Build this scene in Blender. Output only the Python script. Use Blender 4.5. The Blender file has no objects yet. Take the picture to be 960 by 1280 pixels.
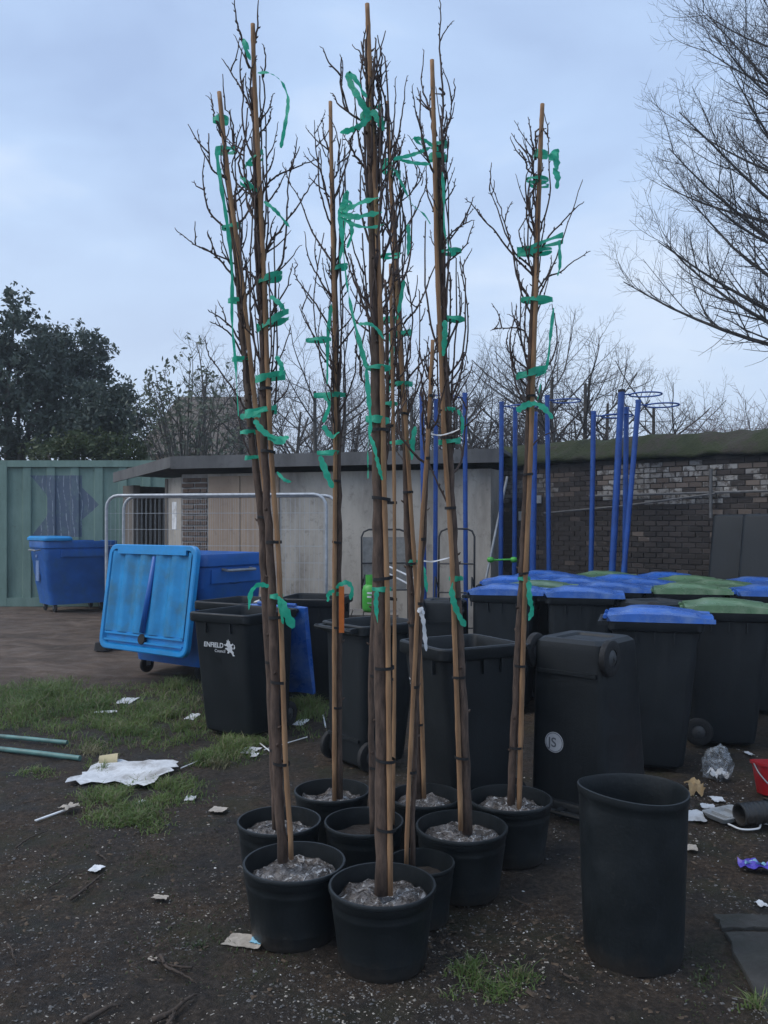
import bpy, math, random
from mathutils import Vector, Matrix, noise

# ------------------------------------------------------------------ camera, sky, sun
sc = bpy.context.scene
COL = sc.collection
FPX, CH, YH = 1035.0, 1.62, 656.0          # focal length in photo pixels, eye height, horizon row
cam_d = bpy.data.cameras.new('camera'); cam = bpy.data.objects.new('camera', cam_d); COL.objects.link(cam)
cam.location = (0, 0, CH); cam.rotation_euler = (math.radians(90), 0, 0)
cam_d.sensor_fit = 'VERTICAL'; cam_d.sensor_height = 24; cam_d.sensor_width = 18
cam_d.lens = FPX / 1280 * 24; cam_d.shift_y = (YH - 640) / 1280
cam_d.clip_start = .05; cam_d.clip_end = 2000
sc.camera = cam
sc.view_settings.view_transform = 'Standard'; sc.view_settings.look = 'None'
sc.view_settings.exposure = 0.2; sc.view_settings.gamma = 1.0; sc.view_settings.use_curve_mapping = False
sc.render.engine = 'CYCLES'; sc.cycles.use_denoising = True
sc.cycles.max_bounces = 6; sc.cycles.diffuse_bounces = 3; sc.cycles.glossy_bounces = 3
sc.cycles.transparent_max_bounces = 8

SUN_EL, SUN_AZ = math.radians(50), math.radians(-105)     # azimuth from +Y towards +X
wd = bpy.data.worlds.new('World'); sc.world = wd; wd.use_nodes = True
nt = wd.node_tree; nt.nodes.clear()
def wn(t, **k):
    n = nt.nodes.new(t)
    for a, b in k.items(): setattr(n, a, b)
    return n
out = wn('ShaderNodeOutputWorld'); bg = wn('ShaderNodeBackground'); bg.inputs[1].default_value = 0.1
sky = wn('ShaderNodeTexSky', sky_type='NISHITA'); sky.sun_disc = False
sky.sun_elevation = SUN_EL; sky.sun_rotation = SUN_AZ; sky.air_density = 1.2; sky.dust_density = 2.0
tc = wn('ShaderNodeTexCoord'); mp = wn('ShaderNodeMapping'); mp.inputs['Scale'].default_value = (1.0, 1.0, 2.6); mp.inputs['Location'].default_value = (.47, -.97, 2.22)
n1 = wn('ShaderNodeTexNoise'); n1.inputs['Scale'].default_value = 1.9; n1.inputs['Detail'].default_value = 5; n1.inputs['Roughness'].default_value = .52; n1.inputs['Distortion'].default_value = .3
r1 = wn('ShaderNodeValToRGB')
r1.color_ramp.elements[0].position = .34; r1.color_ramp.elements[0].color = (4.0, 5.3, 7.9, 1)
r1.color_ramp.elements[1].position = .72; r1.color_ramp.elements[1].color = (7.8, 8.8, 10.3, 1)
e = r1.color_ramp.elements.new(.52); e.color = (5.0, 6.6, 9.3, 1)
mx = wn('ShaderNodeMixRGB'); mx.inputs[0].default_value = .88
nt.links.new(tc.outputs['Generated'], mp.inputs[0]); nt.links.new(mp.outputs[0], n1.inputs['Vector'])
nt.links.new(n1.outputs['Fac'], r1.inputs[0]); nt.links.new(sky.outputs[0], mx.inputs[1])
# cloud cover whitens towards the horizon all round, as under any overcast sky
sx_ = wn('ShaderNodeSeparateXYZ'); hr_ = wn('ShaderNodeMapRange'); mh = wn('ShaderNodeMixRGB'); mh.inputs[2].default_value = (7.2, 8.2, 9.6, 1)
hr_.inputs['From Min'].default_value = .0; hr_.inputs['From Max'].default_value = .42; hr_.inputs['To Min'].default_value = .75; hr_.inputs['To Max'].default_value = .0
nt.links.new(tc.outputs['Generated'], sx_.inputs[0]); nt.links.new(sx_.outputs[2], hr_.inputs[0]); nt.links.new(hr_.outputs[0], mh.inputs[0]); nt.links.new(r1.outputs[0], mh.inputs[1]); nt.links.new(mh.outputs[0], mx.inputs[2])
nt.links.new(mx.outputs[0], bg.inputs[0]); nt.links.new(bg.outputs[0], out.inputs[0])

sd = bpy.data.lights.new('sun', 'SUN'); so = bpy.data.objects.new('sun', sd); COL.objects.link(so)
sd.energy = 1.5; sd.angle = math.radians(45); sd.color = (1, .93, .84)
sdir = Vector((math.sin(SUN_AZ) * math.cos(SUN_EL), math.cos(SUN_AZ) * math.cos(SUN_EL), math.sin(SUN_EL)))
so.rotation_euler = sdir.to_track_quat('Z', 'Y').to_euler()

# ------------------------------------------------------------------ helpers
def lin(c):
    return tuple(((v / 255) / 12.92 if v <= 10 else ((v / 255 + .055) / 1.055) ** 2.4) for v in c)
def ground(px, py):
    d = CH * FPX / (py - YH); return Vector(((px - 480) / FPX * d, d, 0))
def at(px, py, d):
    return Vector(((px - 480) / FPX * d, d, CH + (YH - py) / FPX * d))
rng = random.Random(7)

class MB:
    def __init__(s): s.v = []; s.f = []; s.m = []; s.cur = 0
    def add(s, vs, fs):
        o = len(s.v); s.v.extend([tuple(v) for v in vs])
        for f in fs: s.f.append(tuple(i + o for i in f)); s.m.append(s.cur)
    def box(s, c, size, rot=None, taper=1.0):
        x, y, z = size[0] / 2, size[1] / 2, size[2] / 2
        vs = [Vector((a * x * (taper if cz > 0 else 1), b * y * (taper if cz > 0 else 1), cz * z)) for cz in (-1, 1) for b in (-1, 1) for a in (-1, 1)]
        if rot is not None: vs = [rot @ v for v in vs]
        vs = [v + Vector(c) for v in vs]
        s.add(vs, [(0, 2, 3, 1), (4, 5, 7, 6), (0, 1, 5, 4), (2, 6, 7, 3), (0, 4, 6, 2), (1, 3, 7, 5)])
    def tube(s, path, rad, n=6, cap=True):
        k = len(path); path = [Vector(p) for p in path]
        if not hasattr(rad, '__len__'): rad = [rad] * k
        t0 = (path[1] - path[0]).normalized()
        ref = Vector((0, 0, 1)) if abs(t0.z) < .9 else Vector((1, 0, 0))
        u = t0.cross(ref).normalized(); vs = []
        for i in range(k):
            t = path[min(i + 1, k - 1)] - path[max(i - 1, 0)]
            if t.length < 1e-9: t = t0
            t.normalize(); u = u - t * u.dot(t)
            if u.length < 1e-6: u = t.orthogonal()
            u.normalize(); w = t.cross(u)
            for j in range(n):
                a = 2 * math.pi * j / n
                vs.append(path[i] + (u * math.cos(a) + w * math.sin(a)) * rad[i])
        fs = [(i * n + j, i * n + (j + 1) % n, (i + 1) * n + (j + 1) % n, (i + 1) * n + j) for i in range(k - 1) for j in range(n)]
        if cap and n > 2: fs += [tuple(range(n - 1, -1, -1)), tuple(range((k - 1) * n, k * n))]
        s.add(vs, fs)
    def loft(s, rings, cap0=True, cap1=True):
        n = len(rings[0]); vs = [v for r in rings for v in r]
        fs = [(i * n + j, i * n + (j + 1) % n, (i + 1) * n + (j + 1) % n, (i + 1) * n + j) for i in range(len(rings) - 1) for j in range(n)]
        if cap0: fs.append(tuple(range(n - 1, -1, -1)))
        if cap1: fs.append(tuple(range((len(rings) - 1) * n, len(rings) * n)))
        s.add(vs, fs)
    def lathe(s, prof, n=24, axis='z', c=(0, 0, 0), closed=False, fn=None):
        rings = []
        for r, h in prof:
            ring = []
            for j in range(n):
                a = 2 * math.pi * j / n; x, y = r * math.cos(a), r * math.sin(a)
                p = Vector((x, y, h)) if axis == 'z' else Vector((h, x, y))
                if fn: p = fn(p, a)
                ring.append(p + Vector(c))
            rings.append(ring)
        if closed: rings.append(rings[0])
        s.loft(rings, not closed, not closed)
    def sheet(s, grid):
        ny, nx = len(grid), len(grid[0])
        s.add([p for r in grid for p in r], [(j * nx + i, j * nx + i + 1, (j + 1) * nx + i + 1, (j + 1) * nx + i) for j in range(ny - 1) for i in range(nx - 1)])
    def mesh(s, name, mats, smooth=False, angle=None):
        me = bpy.data.meshes.new(name); me.from_pydata(s.v, [], s.f)
        for m in (mats if isinstance(mats, (list, tuple)) else [mats]):
            if m: me.materials.append(m)
        if len(me.materials) > 1: me.polygons.foreach_set('material_index', s.m)
        if smooth:
            me.polygons.foreach_set('use_smooth', [True] * len(me.polygons))
            if angle: me.set_sharp_from_angle(angle=math.radians(angle))
        me.update(); return me
    def build(s, name, mats, parent=None, smooth=False, angle=None, loc=(0, 0, 0), rot=(0, 0, 0)):
        return obj(name, s.mesh(name, mats, smooth, angle), parent, loc, rot)
def obj(name, me, parent=None, loc=(0, 0, 0), rot=(0, 0, 0)):
    o = bpy.data.objects.new(name, me); COL.objects.link(o)
    o.location = loc; o.rotation_euler = rot
    if parent: o.parent = parent
    return o
def tag(o, label, cat, group=None):
    o['label'] = label; o['category'] = cat
    if group: o['group'] = group
    return o
def thing(name, label, cat, loc=(0, 0, 0), rot=(0, 0, 0), group=None):
    o = obj(name, None, None, loc, rot); o.empty_display_size = .1
    return tag(o, label, cat, group)
def catmull(pts, n=6):
    pts = [Vector(p) for p in pts]
    if len(pts) < 3:
        return [pts[0].lerp(pts[-1], i / n) for i in range(n + 1)]
    P = [pts[0] * 2 - pts[1]] + pts + [pts[-1] * 2 - pts[-2]]; o = []
    for i in range(1, len(P) - 2):
        a, b, c, d = P[i - 1:i + 3]
        for k in range(n):
            t = k / n
            o.append(.5 * ((2 * b) + (c - a) * t + (2 * a - 5 * b + 4 * c - d) * t * t + (3 * b - a - 3 * c + d) * t ** 3))
    o.append(pts[-1]); return o
def rrect(w, d, r, z, cx=0, cy=0, n=4):
    o = []
    r = min(r, w / 2 - .001, d / 2 - .001)
    for qx, qy, a0 in ((1, 1, 0), (-1, 1, 90), (-1, -1, 180), (1, -1, 270)):
        for k in range(n + 1):
            a = math.radians(a0 + 90 * k / n)
            o.append(Vector((cx + qx * (w / 2 - r) + r * math.cos(a), cy + qy * (d / 2 - r) + r * math.sin(a), z)))
    return o

# ------------------------------------------------------------------ materials
MATS = {}
class NT:
    def __init__(s, name):
        s.m = bpy.data.materials.new(name); s.m.use_nodes = True; s.t = s.m.node_tree
        s.b = s.t.nodes['Principled BSDF']; s.tc = s.t.nodes.new('ShaderNodeTexCoord')
    def n(s, t, **k):
        x = s.t.nodes.new(t)
        for a, b in k.items(): setattr(x, a, b)
        return x
    def l(s, a, b): s.t.links.new(a, b)
    def noise(s, scale, detail=4, rough=.55, coord='Object', dist=0, vec=None):
        x = s.n('ShaderNodeTexNoise'); x.inputs['Scale'].default_value = scale; x.inputs['Detail'].default_value = detail
        x.inputs['Roughness'].default_value = rough; x.inputs['Distortion'].default_value = dist
        s.l(vec if vec is not None else s.tc.outputs[coord], x.inputs['Vector']); return x.outputs['Fac']
    def scaled(s, sc3, coord='Object'):
        x = s.n('ShaderNodeMapping'); x.inputs['Scale'].default_value = sc3; s.l(s.tc.outputs[coord], x.inputs[0]); return x.outputs[0]
    def ramp(s, fac, stops):
        x = s.n('ShaderNodeValToRGB'); els = x.color_ramp.elements
        while len(els) < len(stops): els.new(.5)
        for e, (p, c) in zip(els, stops):
            e.position = p; e.color = (*c, 1) if hasattr(c, '__len__') else (c, c, c, 1)
        s.l(fac, x.inputs[0]); return x.outputs[0]
    def mix(s, fac, a, b, mode='MIX'):
        x = s.n('ShaderNodeMixRGB', blend_type=mode)
        for i, v in ((0, fac), (1, a), (2, b)):
            if isinstance(v, (int, float)): x.inputs[i].default_value = v if i == 0 else (v, v, v, 1)
            elif isinstance(v, tuple): x.inputs[i].default_value = (*v, 1)
            else: s.l(v, x.inputs[i])
        return x.outputs[0]
    def math(s, op, a, b=0.0):
        x = s.n('ShaderNodeMath', operation=op)
        for i, v in ((0, a), (1, b)):
            if isinstance(v, (int, float)): x.inputs[i].default_value = v
            else: s.l(v, x.inputs[i])
        return x.outputs[0]
    def bump(s, h, strength=.3, dist=.01):
        x = s.n('ShaderNodeBump'); x.inputs['Strength'].default_value = strength; x.inputs['Distance'].default_value = dist
        s.l(h, x.inputs['Height']); s.l(x.outputs[0], s.b.inputs['Normal'])
    def rnd(s): return s.n('ShaderNodeObjectInfo').outputs['Random']
def mat(name, c, rough=.6, var=.25, scale=6, bump=0, bscale=40, metal=0, spec=.5, dirt=None, dscale=3, coat=0, perobj=0):
    if name in MATS: return MATS[name]
    k = NT(name)
    nz = k.noise(scale, 6, .6)
    lo = tuple(x * (1 - var) for x in c); hi = tuple(min(1, x * (1 + var)) for x in c)
    col = k.ramp(nz, [(.3, lo), (.7, hi)])
    if perobj:
        col = k.mix(1.0, col, k.ramp(k.rnd(), [(0, 1 - perobj), (1, 1.0)]), 'MULTIPLY')
    if dirt:
        df = k.ramp(k.noise(dscale, 8, .65), [(.48, 0), (.66, .75)])
        col = k.mix(df, col, dirt)
    k.l(col, k.b.inputs['Base Color'])
    rr = k.ramp(k.noise(scale * 2.3, 5), [(.3, max(0, rough - .12)), (.7, min(1, rough + .12))])
    k.l(rr, k.b.inputs['Roughness'])
    k.b.inputs['Metallic'].default_value = metal; k.b.inputs['Specular IOR Level'].default_value = spec
    k.b.inputs['Coat Weight'].default_value = coat
    if bump: k.bump(k.noise(bscale, 6, .6), bump, .01)
    MATS[name] = k.m; return k.m

def m_bin(name, lo, hi, dust):
    k = NT(name); a = k.noise(4, 7, .65); col = k.ramp(a, [(.3, lo), (.7, hi)])
    col = k.mix(1.0, col, k.ramp(k.rnd(), [(0, .8), (1, 1.15)]), 'MULTIPLY')
    scr = k.ramp(k.noise(1, 5, .7, vec=k.scaled((38, 38, 3))), [(.64, 0), (.74, .4)]); col = k.mix(scr, col, dust)
    run = k.ramp(k.noise(1, 6, .7, vec=k.scaled((9, 9, 1.1))), [(.54, 0), (.7, .5)]); col = k.mix(run, col, dust)
    spt = k.ramp(k.noise(60, 4, .7), [(.64, 0), (.72, .35)]); col = k.mix(spt, col, (.05, .046, .04))
    k.l(col, k.b.inputs['Base Color']); k.l(k.ramp(a, [(.3, .42), (.7, .62)]), k.b.inputs['Roughness']); k.b.inputs['Specular IOR Level'].default_value = .4
    k.bump(k.noise(120, 5), .12, .01); return k.m
M_binbody = m_bin('bin plastic slate', (.0065, .0095, .0125), (.011, .0155, .020), (.020, .0235, .026))
M_binblack = m_bin('bin plastic charcoal', (.0052, .0078, .0100), (.0088, .0122, .0150), (.018, .021, .023))
M_rub = mat('black rubber', (.012, .012, .013), .75, .2, 20, .2, 120)
M_hub = mat('dull grey hub', (.05, .052, .055), .5)
M_lidblue = mat('blue lid plastic', (.02, .115, .46), .3, .2, 4, .08, 90, dirt=(.11, .2, .42), dscale=6, perobj=.3)
M_lidgreen = mat('green lid plastic', (.085, .175, .085), .33, .2, 4, .08, 90, dirt=(.19, .27, .17), dscale=6, perobj=.3)
M_lidgrey = mat('grey lid plastic', (.03, .033, .036), .45, .2, 4, .08, 90)
M_blueskip = mat('blue container plastic', (.018, .12, .42), .42, .2, 3, .1, 60, dirt=(.03, .12, .30), dscale=4)
M_cyan = mat('bright blue lid plastic', (.004, .25, .60), .42, .12, 3, .1, 60, dirt=(.02, .2, .42), dscale=2.6)
M_cyandirt = mat('dirty blue lid inner', (.006, .22, .5), .55, .25, 4, .15, 40, dirt=(.04, .15, .22), dscale=3)
M_galv = mat('galvanised steel', (.26, .275, .29), .5, .25, 12, .05, 80, metal=.35)
M_pot = mat('black pot plastic', (.005, .0085, .0105), .5, .25, 6, .1, 140, dirt=(.013, .017, .019), dscale=4)
def m_pot():
    k = NT('black pot plastic'); a = k.noise(5, 7, .65); sp = k.n('ShaderNodeSeparateXYZ'); k.l(k.tc.outputs['Object'], sp.inputs[0])
    col = k.ramp(a, [(.3, (.004, .0068, .0085)), (.62, (.0075, .0115, .014)), (.78, (.02, .025, .028))])
    scr = k.ramp(k.noise(1, 5, .7, vec=k.scaled((55, 55, 4))), [(.66, 0), (.74, .45)]); col = k.mix(scr, col, (.024, .03, .033))
    low = k.ramp(k.math('ADD', sp.outputs[2], k.math('MULTIPLY', k.noise(16, 7, .75), .22)), [(.10, .9), (.19, 0)])
    spots = k.ramp(k.noise(48, 5, .7), [(.58, 0), (.66, .5)])
    col = k.mix(k.math('MAXIMUM', low, k.math('MULTIPLY', spots, .5)), col, (.034, .029, .025))
    k.l(col, k.b.inputs['Base Color']); k.l(k.ramp(a, [(.3, .36), (.7, .62)]), k.b.inputs['Roughness']); k.bump(k.noise(60, 5), .12, .01); return k.m
M_pot = m_pot()
M_soil = mat('potting soil', (.022, .016, .012), .95, .5, 30, .8, 60)
M_bluepole = mat('blue painted steel', (.010, .065, .28), .38, .25, 8, .05, 60, dirt=(.012, .05, .22), dscale=7)
M_white = mat('white plastic', (.72, .73, .74), .5, .1, 12, dirt=(.4, .39, .36), dscale=9)
M_paper = mat('dirty paper', (.62, .63, .64), .8, .2, 15, .1, 30, dirt=(.2, .18, .16), dscale=7)
M_red = mat('red plastic', (.38, .012, .018), .4, .2, 6)
M_greytub = mat('grey litter plastic', (.36, .37, .37), .55, .2, 8, dirt=(.14, .13, .12), dscale=8)
M_purple = mat('purple wrapper', (.09, .06, .42), .3, .2, 12)
M_cyanp = mat('pale blue print', (.25, .5, .62), .35)
M_card = mat('brown card', (.32, .22, .11), .8, .3, 12, .2, 40)
M_cardgrey = mat('wet card', (.42, .37, .31), .8, .3, 20, .3, 50, dirt=(.2, .17, .14), dscale=14)
M_orange = mat('orange tag', (.55, .14, .02), .5, .15, 20)
M_gas = mat('green gas bottle paint', (.06, .36, .05), .4, .15, 10)
M_hose = mat('grey green pole plastic', (.10, .22, .20), .45, .2, 6, dirt=(.07, .12, .11), dscale=8)
M_black = mat('matt black', (.008, .008, .009), .7)
M_tape_white = mat('white tie', (.7, .7, .7), .5)
M_stick = mat('dead twig', (.055, .04, .03), .9, .4, 30, .5, 60)
M_conc = mat('concrete slab', (.040, .038, .034), .92, .35, 9, .6, 50, dirt=(.022, .026, .018), dscale=3)

def m_ribbon():
    k = NT('green tape'); col = k.ramp(k.noise(18, 4), [(.3, (.015, .46, .27)), (.7, (.07, .66, .43))])
    k.l(col, k.b.inputs['Base Color']); k.b.inputs['Roughness'].default_value = .38
    tr = k.n('ShaderNodeBsdfTranslucent'); k.l(col, tr.inputs[0]); ms = k.n('ShaderNodeMixShader'); ms.inputs[0].default_value = .45
    k.bump(k.noise(70, 4, .6, dist=1.5), .5, .01)
    o = k.t.nodes['Material Output']; k.l(k.b.outputs[0], ms.inputs[1]); k.l(tr.outputs[0], ms.inputs[2]); k.l(ms.outputs[0], o.inputs[0])
    return k.m
M_ribbon = m_ribbon()
def m_bark(name, a, b, s=(60, 60, 14), bs=.5):
    k = NT(name); v = k.scaled(s); nz = k.noise(1, 6, .65, vec=v)
    k.l(k.ramp(nz, [(.3, a), (.7, b)]), k.b.inputs['Base Color']); k.b.inputs['Roughness'].default_value = .85
    k.bump(nz, bs, .004); return k.m
M_bark = m_bark('sapling bark', (.040, .026, .020), (.14, .093, .068))
M_branch = m_bark('sapling twig bark', (.045, .030, .026), (.11, .076, .064))
M_cane = m_bark('bamboo cane', (.16, .085, .044), (.40, .235, .12), (40, 40, 5), .2)
M_barkfar = m_bark('far bark', (.035, .03, .027), (.09, .08, .07), (6, 6, 2), .5)
M_twigfar = mat('far twigs', (.06, .05, .047), .9, .3, 2)
M_twigpink = mat('reddish twigs', (.105, .07, .07), .9, .3, 2)
def m_leaf(name, a, b, tr=.25, rough=.6):
    k = NT(name); nz = k.noise(1.3, 4, .7)
    col = k.ramp(nz, [(.3, a), (.7, b)]); k.l(col, k.b.inputs['Base Color']); k.b.inputs['Roughness'].default_value = rough
    t = k.n('ShaderNodeBsdfTranslucent'); k.l(col, t.inputs[0]); ms = k.n('ShaderNodeMixShader'); ms.inputs[0].default_value = tr
    o = k.t.nodes['Material Output']; k.l(k.b.outputs[0], ms.inputs[1]); k.l(t.outputs[0], ms.inputs[2]); k.l(ms.outputs[0], o.inputs[0])
    return k.m
M_ever = m_leaf('evergreen leaves', (.038, .055, .045), (.08, .108, .085))
M_bud = m_leaf('shrub leaves', (.07, .085, .06), (.15, .17, .12))
M_ivy = m_leaf('ivy leaves', (.03, .05, .018), (.075, .10, .035))
M_grass = m_leaf('grass blades', (.075, .135, .035), (.21, .28, .09), .4)
M_grassdry = m_leaf('dry grass blades', (.15, .145, .075), (.27, .245, .14), .3)
def m_plastic_film():
    k = NT('crumpled clear film'); nz = k.noise(14, 7, .7, dist=1.0)
    w = k.noise(9, 4, .6); vv = k.n('ShaderNodeVectorMath', operation='ADD'); k.l(k.tc.outputs['Object'], vv.inputs[0])
    cc = k.n('ShaderNodeCombineXYZ'); k.l(k.math('MULTIPLY', w, .12), cc.inputs[0]); k.l(k.math('MULTIPLY', nz, .10), cc.inputs[1]); k.l(cc.outputs[0], vv.inputs[1])
    vo = k.n('ShaderNodeTexVoronoi', feature='DISTANCE_TO_EDGE'); vo.inputs['Scale'].default_value = 26; k.l(vv.outputs[0], vo.inputs['Vector'])
    col = k.ramp(nz, [(.32, (.022, .018, .015)), (.47, (.085, .07, .06)), (.6, (.22, .20, .185)), (.74, (.45, .44, .43))])
    glint = k.math('MULTIPLY', k.ramp(vo.outputs['Distance'], [(.02, 1), (.09, 0)]), k.ramp(k.noise(22, 4), [(.48, 0), (.62, .9)]))  # glints painted into the film colour as broken white lines along creases
    col = k.mix(glint, col, (.7, .7, .7)); k.l(col, k.b.inputs['Base Color'])
    k.b.inputs['Roughness'].default_value = .18; k.b.inputs['Specular IOR Level'].default_value = .8
    k.bump(k.math('ADD', k.math('MULTIPLY', vo.outputs['Distance'], -1.0), k.math('MULTIPLY', nz, .5)), 1.0, .03); return k.m
M_film = m_plastic_film()
def m_bag():
    k = NT('clear bag'); k.b.inputs['Base Color'].default_value = (.5, .55, .6, 1); k.b.inputs['Roughness'].default_value = .12
    k.l(k.ramp(k.noise(16, 6, .7, dist=1.5), [(.44, .06), (.70, .6)]), k.b.inputs['Alpha']); k.bump(k.noise(14, 5, .6, dist=1.5), .9, .03); return k.m
M_bag = m_bag()
def m_ground():
    k = NT('yard soil'); P = 'Object'
    big = k.noise(.55, 5, .6); mid = k.noise(3.2, 7, .68); fine = k.noise(42, 7, .75); grit = k.noise(160, 3, .6)
    soil = k.ramp(fine, [(.28, (.010, .0095, .0085)), (.47, (.030, .027, .024)), (.62, (.060, .055, .050)), (.76, (.15, .14, .13))])
    wet = k.ramp(mid, [(.34, (.45, .45, .48)), (.48, (.95, .93, .92)), (.64, (1.3, 1.27, 1.24))])
    col = k.mix(1.0, soil, wet, 'MULTIPLY')
    moss = k.ramp(k.noise(1.7, 7, .72), [(.50, 0), (.66, .65)])
    col = k.mix(moss, col, (.030, .037, .017))
    col = k.mix(k.ramp(k.noise(.8, 6, .7), [(.46, 0), (.6, .5)]), col, k.mix(1.0, col, (1.25, .98, .72), 'MULTIPLY'))
    # trodden muddy track towards the far containers
    sp = k.n('ShaderNodeSeparateXYZ'); k.l(k.tc.outputs[P], sp.inputs[0])
    ty = k.ramp(k.math('MULTIPLY', k.math('ADD', sp.outputs[1], k.math('MULTIPLY', big, 2.0)), .05), [(.44, 0), (.50, 1), (.86, 1), (.95, .3)])
    tx = k.ramp(k.math('ADD', k.math('MULTIPLY', sp.outputs[0], -.1), k.math('MULTIPLY', mid, .1)), [(.22, 0), (.32, 1)])
    tf = k.math('MULTIPLY', ty, tx)
    streak = k.noise(1, 8, .72, vec=k.scaled((.9, 2.1, 1)), dist=1.2)
    mud = k.ramp(streak, [(.3, (.042, .034, .029)), (.52, (.125, .104, .092)), (.68, (.21, .18, .163))])
    col = k.mix(k.math('MULTIPLY', tf, .85), col, mud)
    col = k.mix(1.0, col, (1.14, 1.0, .87), 'MULTIPLY')
    k.l(col, k.b.inputs['Base Color'])
    k.l(k.ramp(mid, [(.35, .62), (.6, .95)]), k.b.inputs['Roughness']); k.b.inputs['Specular IOR Level'].default_value = .3
    hgt = k.math('ADD', k.math('MULTIPLY', fine, .6), k.math('MULTIPLY', grit, .4))
    k.bump(hgt, 1.0, .035); return k.m
M_ground = m_ground()
def m_render(name, base, stain, dark):
    k = NT(name); v = k.scaled((1.6, 1.6, .45)); a = k.noise(1.2, 8, .68, vec=v); b = k.noise(7, 7, .7)
    col = k.ramp(a, [(.3, stain), (.55, base), (.8, tuple(min(1, x * 1.25) for x in base))])
    col = k.mix(k.ramp(b, [(.55, 0), (.72, .6)]), col, dark)
    k.l(col, k.b.inputs['Base Color']); k.b.inputs['Roughness'].default_value = .9; k.bump(b, .35, .01); return k.m
M_render = m_render('stained grey render', (.42, .385, .335), (.21, .19, .165), (.12, .108, .095))
M_beige = m_render('weathered beige board', (.36, .27, .20), (.27, .20, .15), (.17, .13, .10))
M_fascia = m_render('weathered grey fascia', (.13, .13, .13), (.075, .075, .075), (.05, .05, .05))
M_timber = m_render('old grey timber', (.16, .14, .12), (.09, .08, .07), (.05, .045, .04))
M_mortar = mat('mortar', (.30, .28, .26), .95, .4, 6, .4, 60)
M_mortar_dark = mat('sooty mortar', (.045, .04, .036), .95, .5, 4, .4, 60, dirt=(.12, .11, .10), dscale=2.5)
def m_brick(name, a, b, flake, f0=.5):
    k = NT(name); nz = k.noise(9, 7, .7, coord='Object'); r = k.rnd()
    v = k.n('ShaderNodeVectorMath', operation='ADD'); k.l(k.tc.outputs['Object'], v.inputs[0])
    cx = k.n('ShaderNodeCombineXYZ'); k.l(k.math('MULTIPLY', r, 37.0), cx.inputs[0]); k.l(k.math('MULTIPLY', r, 91.0), cx.inputs[1]); k.l(cx.outputs[0], v.inputs[1])
    nz = k.noise(11, 7, .7, vec=v.outputs[0])
    col = k.mix(r, a, b); col = k.mix(k.ramp(nz, [(f0, 0), (f0 + .1, 1)]), col, flake)
    k.l(col, k.b.inputs['Base Color']); k.b.inputs['Roughness'].default_value = .9; k.bump(k.noise(50, 5), .4, .006); return k.m
M_br_white = m_brick('flaking whitewashed brick', (.17, .16, .15), (.36, .35, .33), (.085, .072, .063), .47)
M_br_mid = m_brick('worn brick', (.085, .066, .055), (.15, .12, .10), (.30, .29, .27), .60)
M_br_dark = m_brick('tarred brick', (.024, .021, .020), (.055, .045, .041), (.12, .105, .095), .60)
M_br_red = m_brick('brown brick', (.10, .065, .048), (.17, .12, .09), (.06, .05, .045), .6)
def m_moss():
    k = NT('mossy coping'); a = k.noise(2.4, 8, .7); b = k.noise(26, 6, .7)
    col = k.ramp(a, [(.3, (.014, .018, .008)), (.48, (.03, .038, .014)), (.6, (.045, .038, .032)), (.75, (.075, .062, .05))])
    col = k.mix(k.ramp(b, [(.45, 0), (.75, .5)]), col, (.045, .062, .02))
    k.l(col, k.b.inputs['Base Color']); k.b.inputs['Roughness'].default_value = .95; k.bump(b, .9, .03); return k.m
M_moss = m_moss()
def m_tile():
    k = NT('old roof tiles'); v = k.scaled((3.3, 3.3, 3.3)); w = k.n('ShaderNodeTexBrick'); k.l(v, w.inputs[0])
    w.inputs['Color1'].default_value = (.12, .10, .085, 1); w.inputs['Color2'].default_value = (.17, .14, .12, 1); w.inputs['Mortar'].default_value = (.06, .055, .05, 1)
    w.inputs['Mortar Size'].default_value = .03; k.l(k.mix(.4, w.outputs[0], k.ramp(k.noise(1.5, 6), [(.3, (.09, .09, .07)), (.7, (.2, .16, .13))])), k.b.inputs['Base Color'])
    k.b.inputs['Roughness'].default_value = .9; return k.m
M_tile = m_tile()

# ------------------------------------------------------------------ ground
def graded(lo, hi, step, far):
    a = []; x = lo
    while x <= hi: a.append(x); x += step
    s = step; l = lo; pre = []
    while l > -far: s *= 1.25; l -= s; pre.append(l)
    s = step; post = []; x = a[-1]
    while x < far: s *= 1.25; x += s; post.append(x)
    return pre[::-1] + a + post
def gz(x, y):
    n = noise.fractal(Vector((x * .9, y * .9, 3.1)), 1.0, 2.0, 3) * .012 + noise.fractal(Vector((x * 7, y * 7, 1.7)), 1.0, 2.0, 4) * .013 + (noise.noise(Vector((x * 26, y * 26, 4))) * .005 if 1 < y < 9 and abs(x) < 4 else 0)
    return n - .012
def steps(*segs):
    a = []
    for lo, hi, st in segs:
        x = lo
        while x < hi - 1e-6: a.append(x); x += st
    pre = []; l, w = a[0], segs[0][2]
    while l > -420: w *= 1.3; l -= w; pre.append(l)
    post = []; l, w = a[-1], segs[-1][2]
    while l < 420: w *= 1.3; l += w; post.append(l)
    return pre[::-1] + a + post
g = MB(); xs = steps((-9, -3, .075), (-3, 3, .03), (3, 6, .1)); ys = steps((1.7, 7, .03), (7, 17, .075))
def rut(x, y):
    if y < 7.2 or y > 18 or x > -1.5: return 0
    w = min(1, (y - 7.2) / 1.5) * min(1, (-1.5 - x) / 1.5)
    return w * (noise.fractal(Vector((x * 1.1, y * 2.6, 7)), 1, 2, 4) * .035 - abs(noise.noise(Vector((x * .5, y * 1.7, 3)))) * .03)
g.sheet([[Vector((x, y, gz(x, y) + rut(x, y))) for x in xs] for y in ys])
o = g.build('ground', M_ground, None, True); o['kind'] = 'structure'

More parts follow.
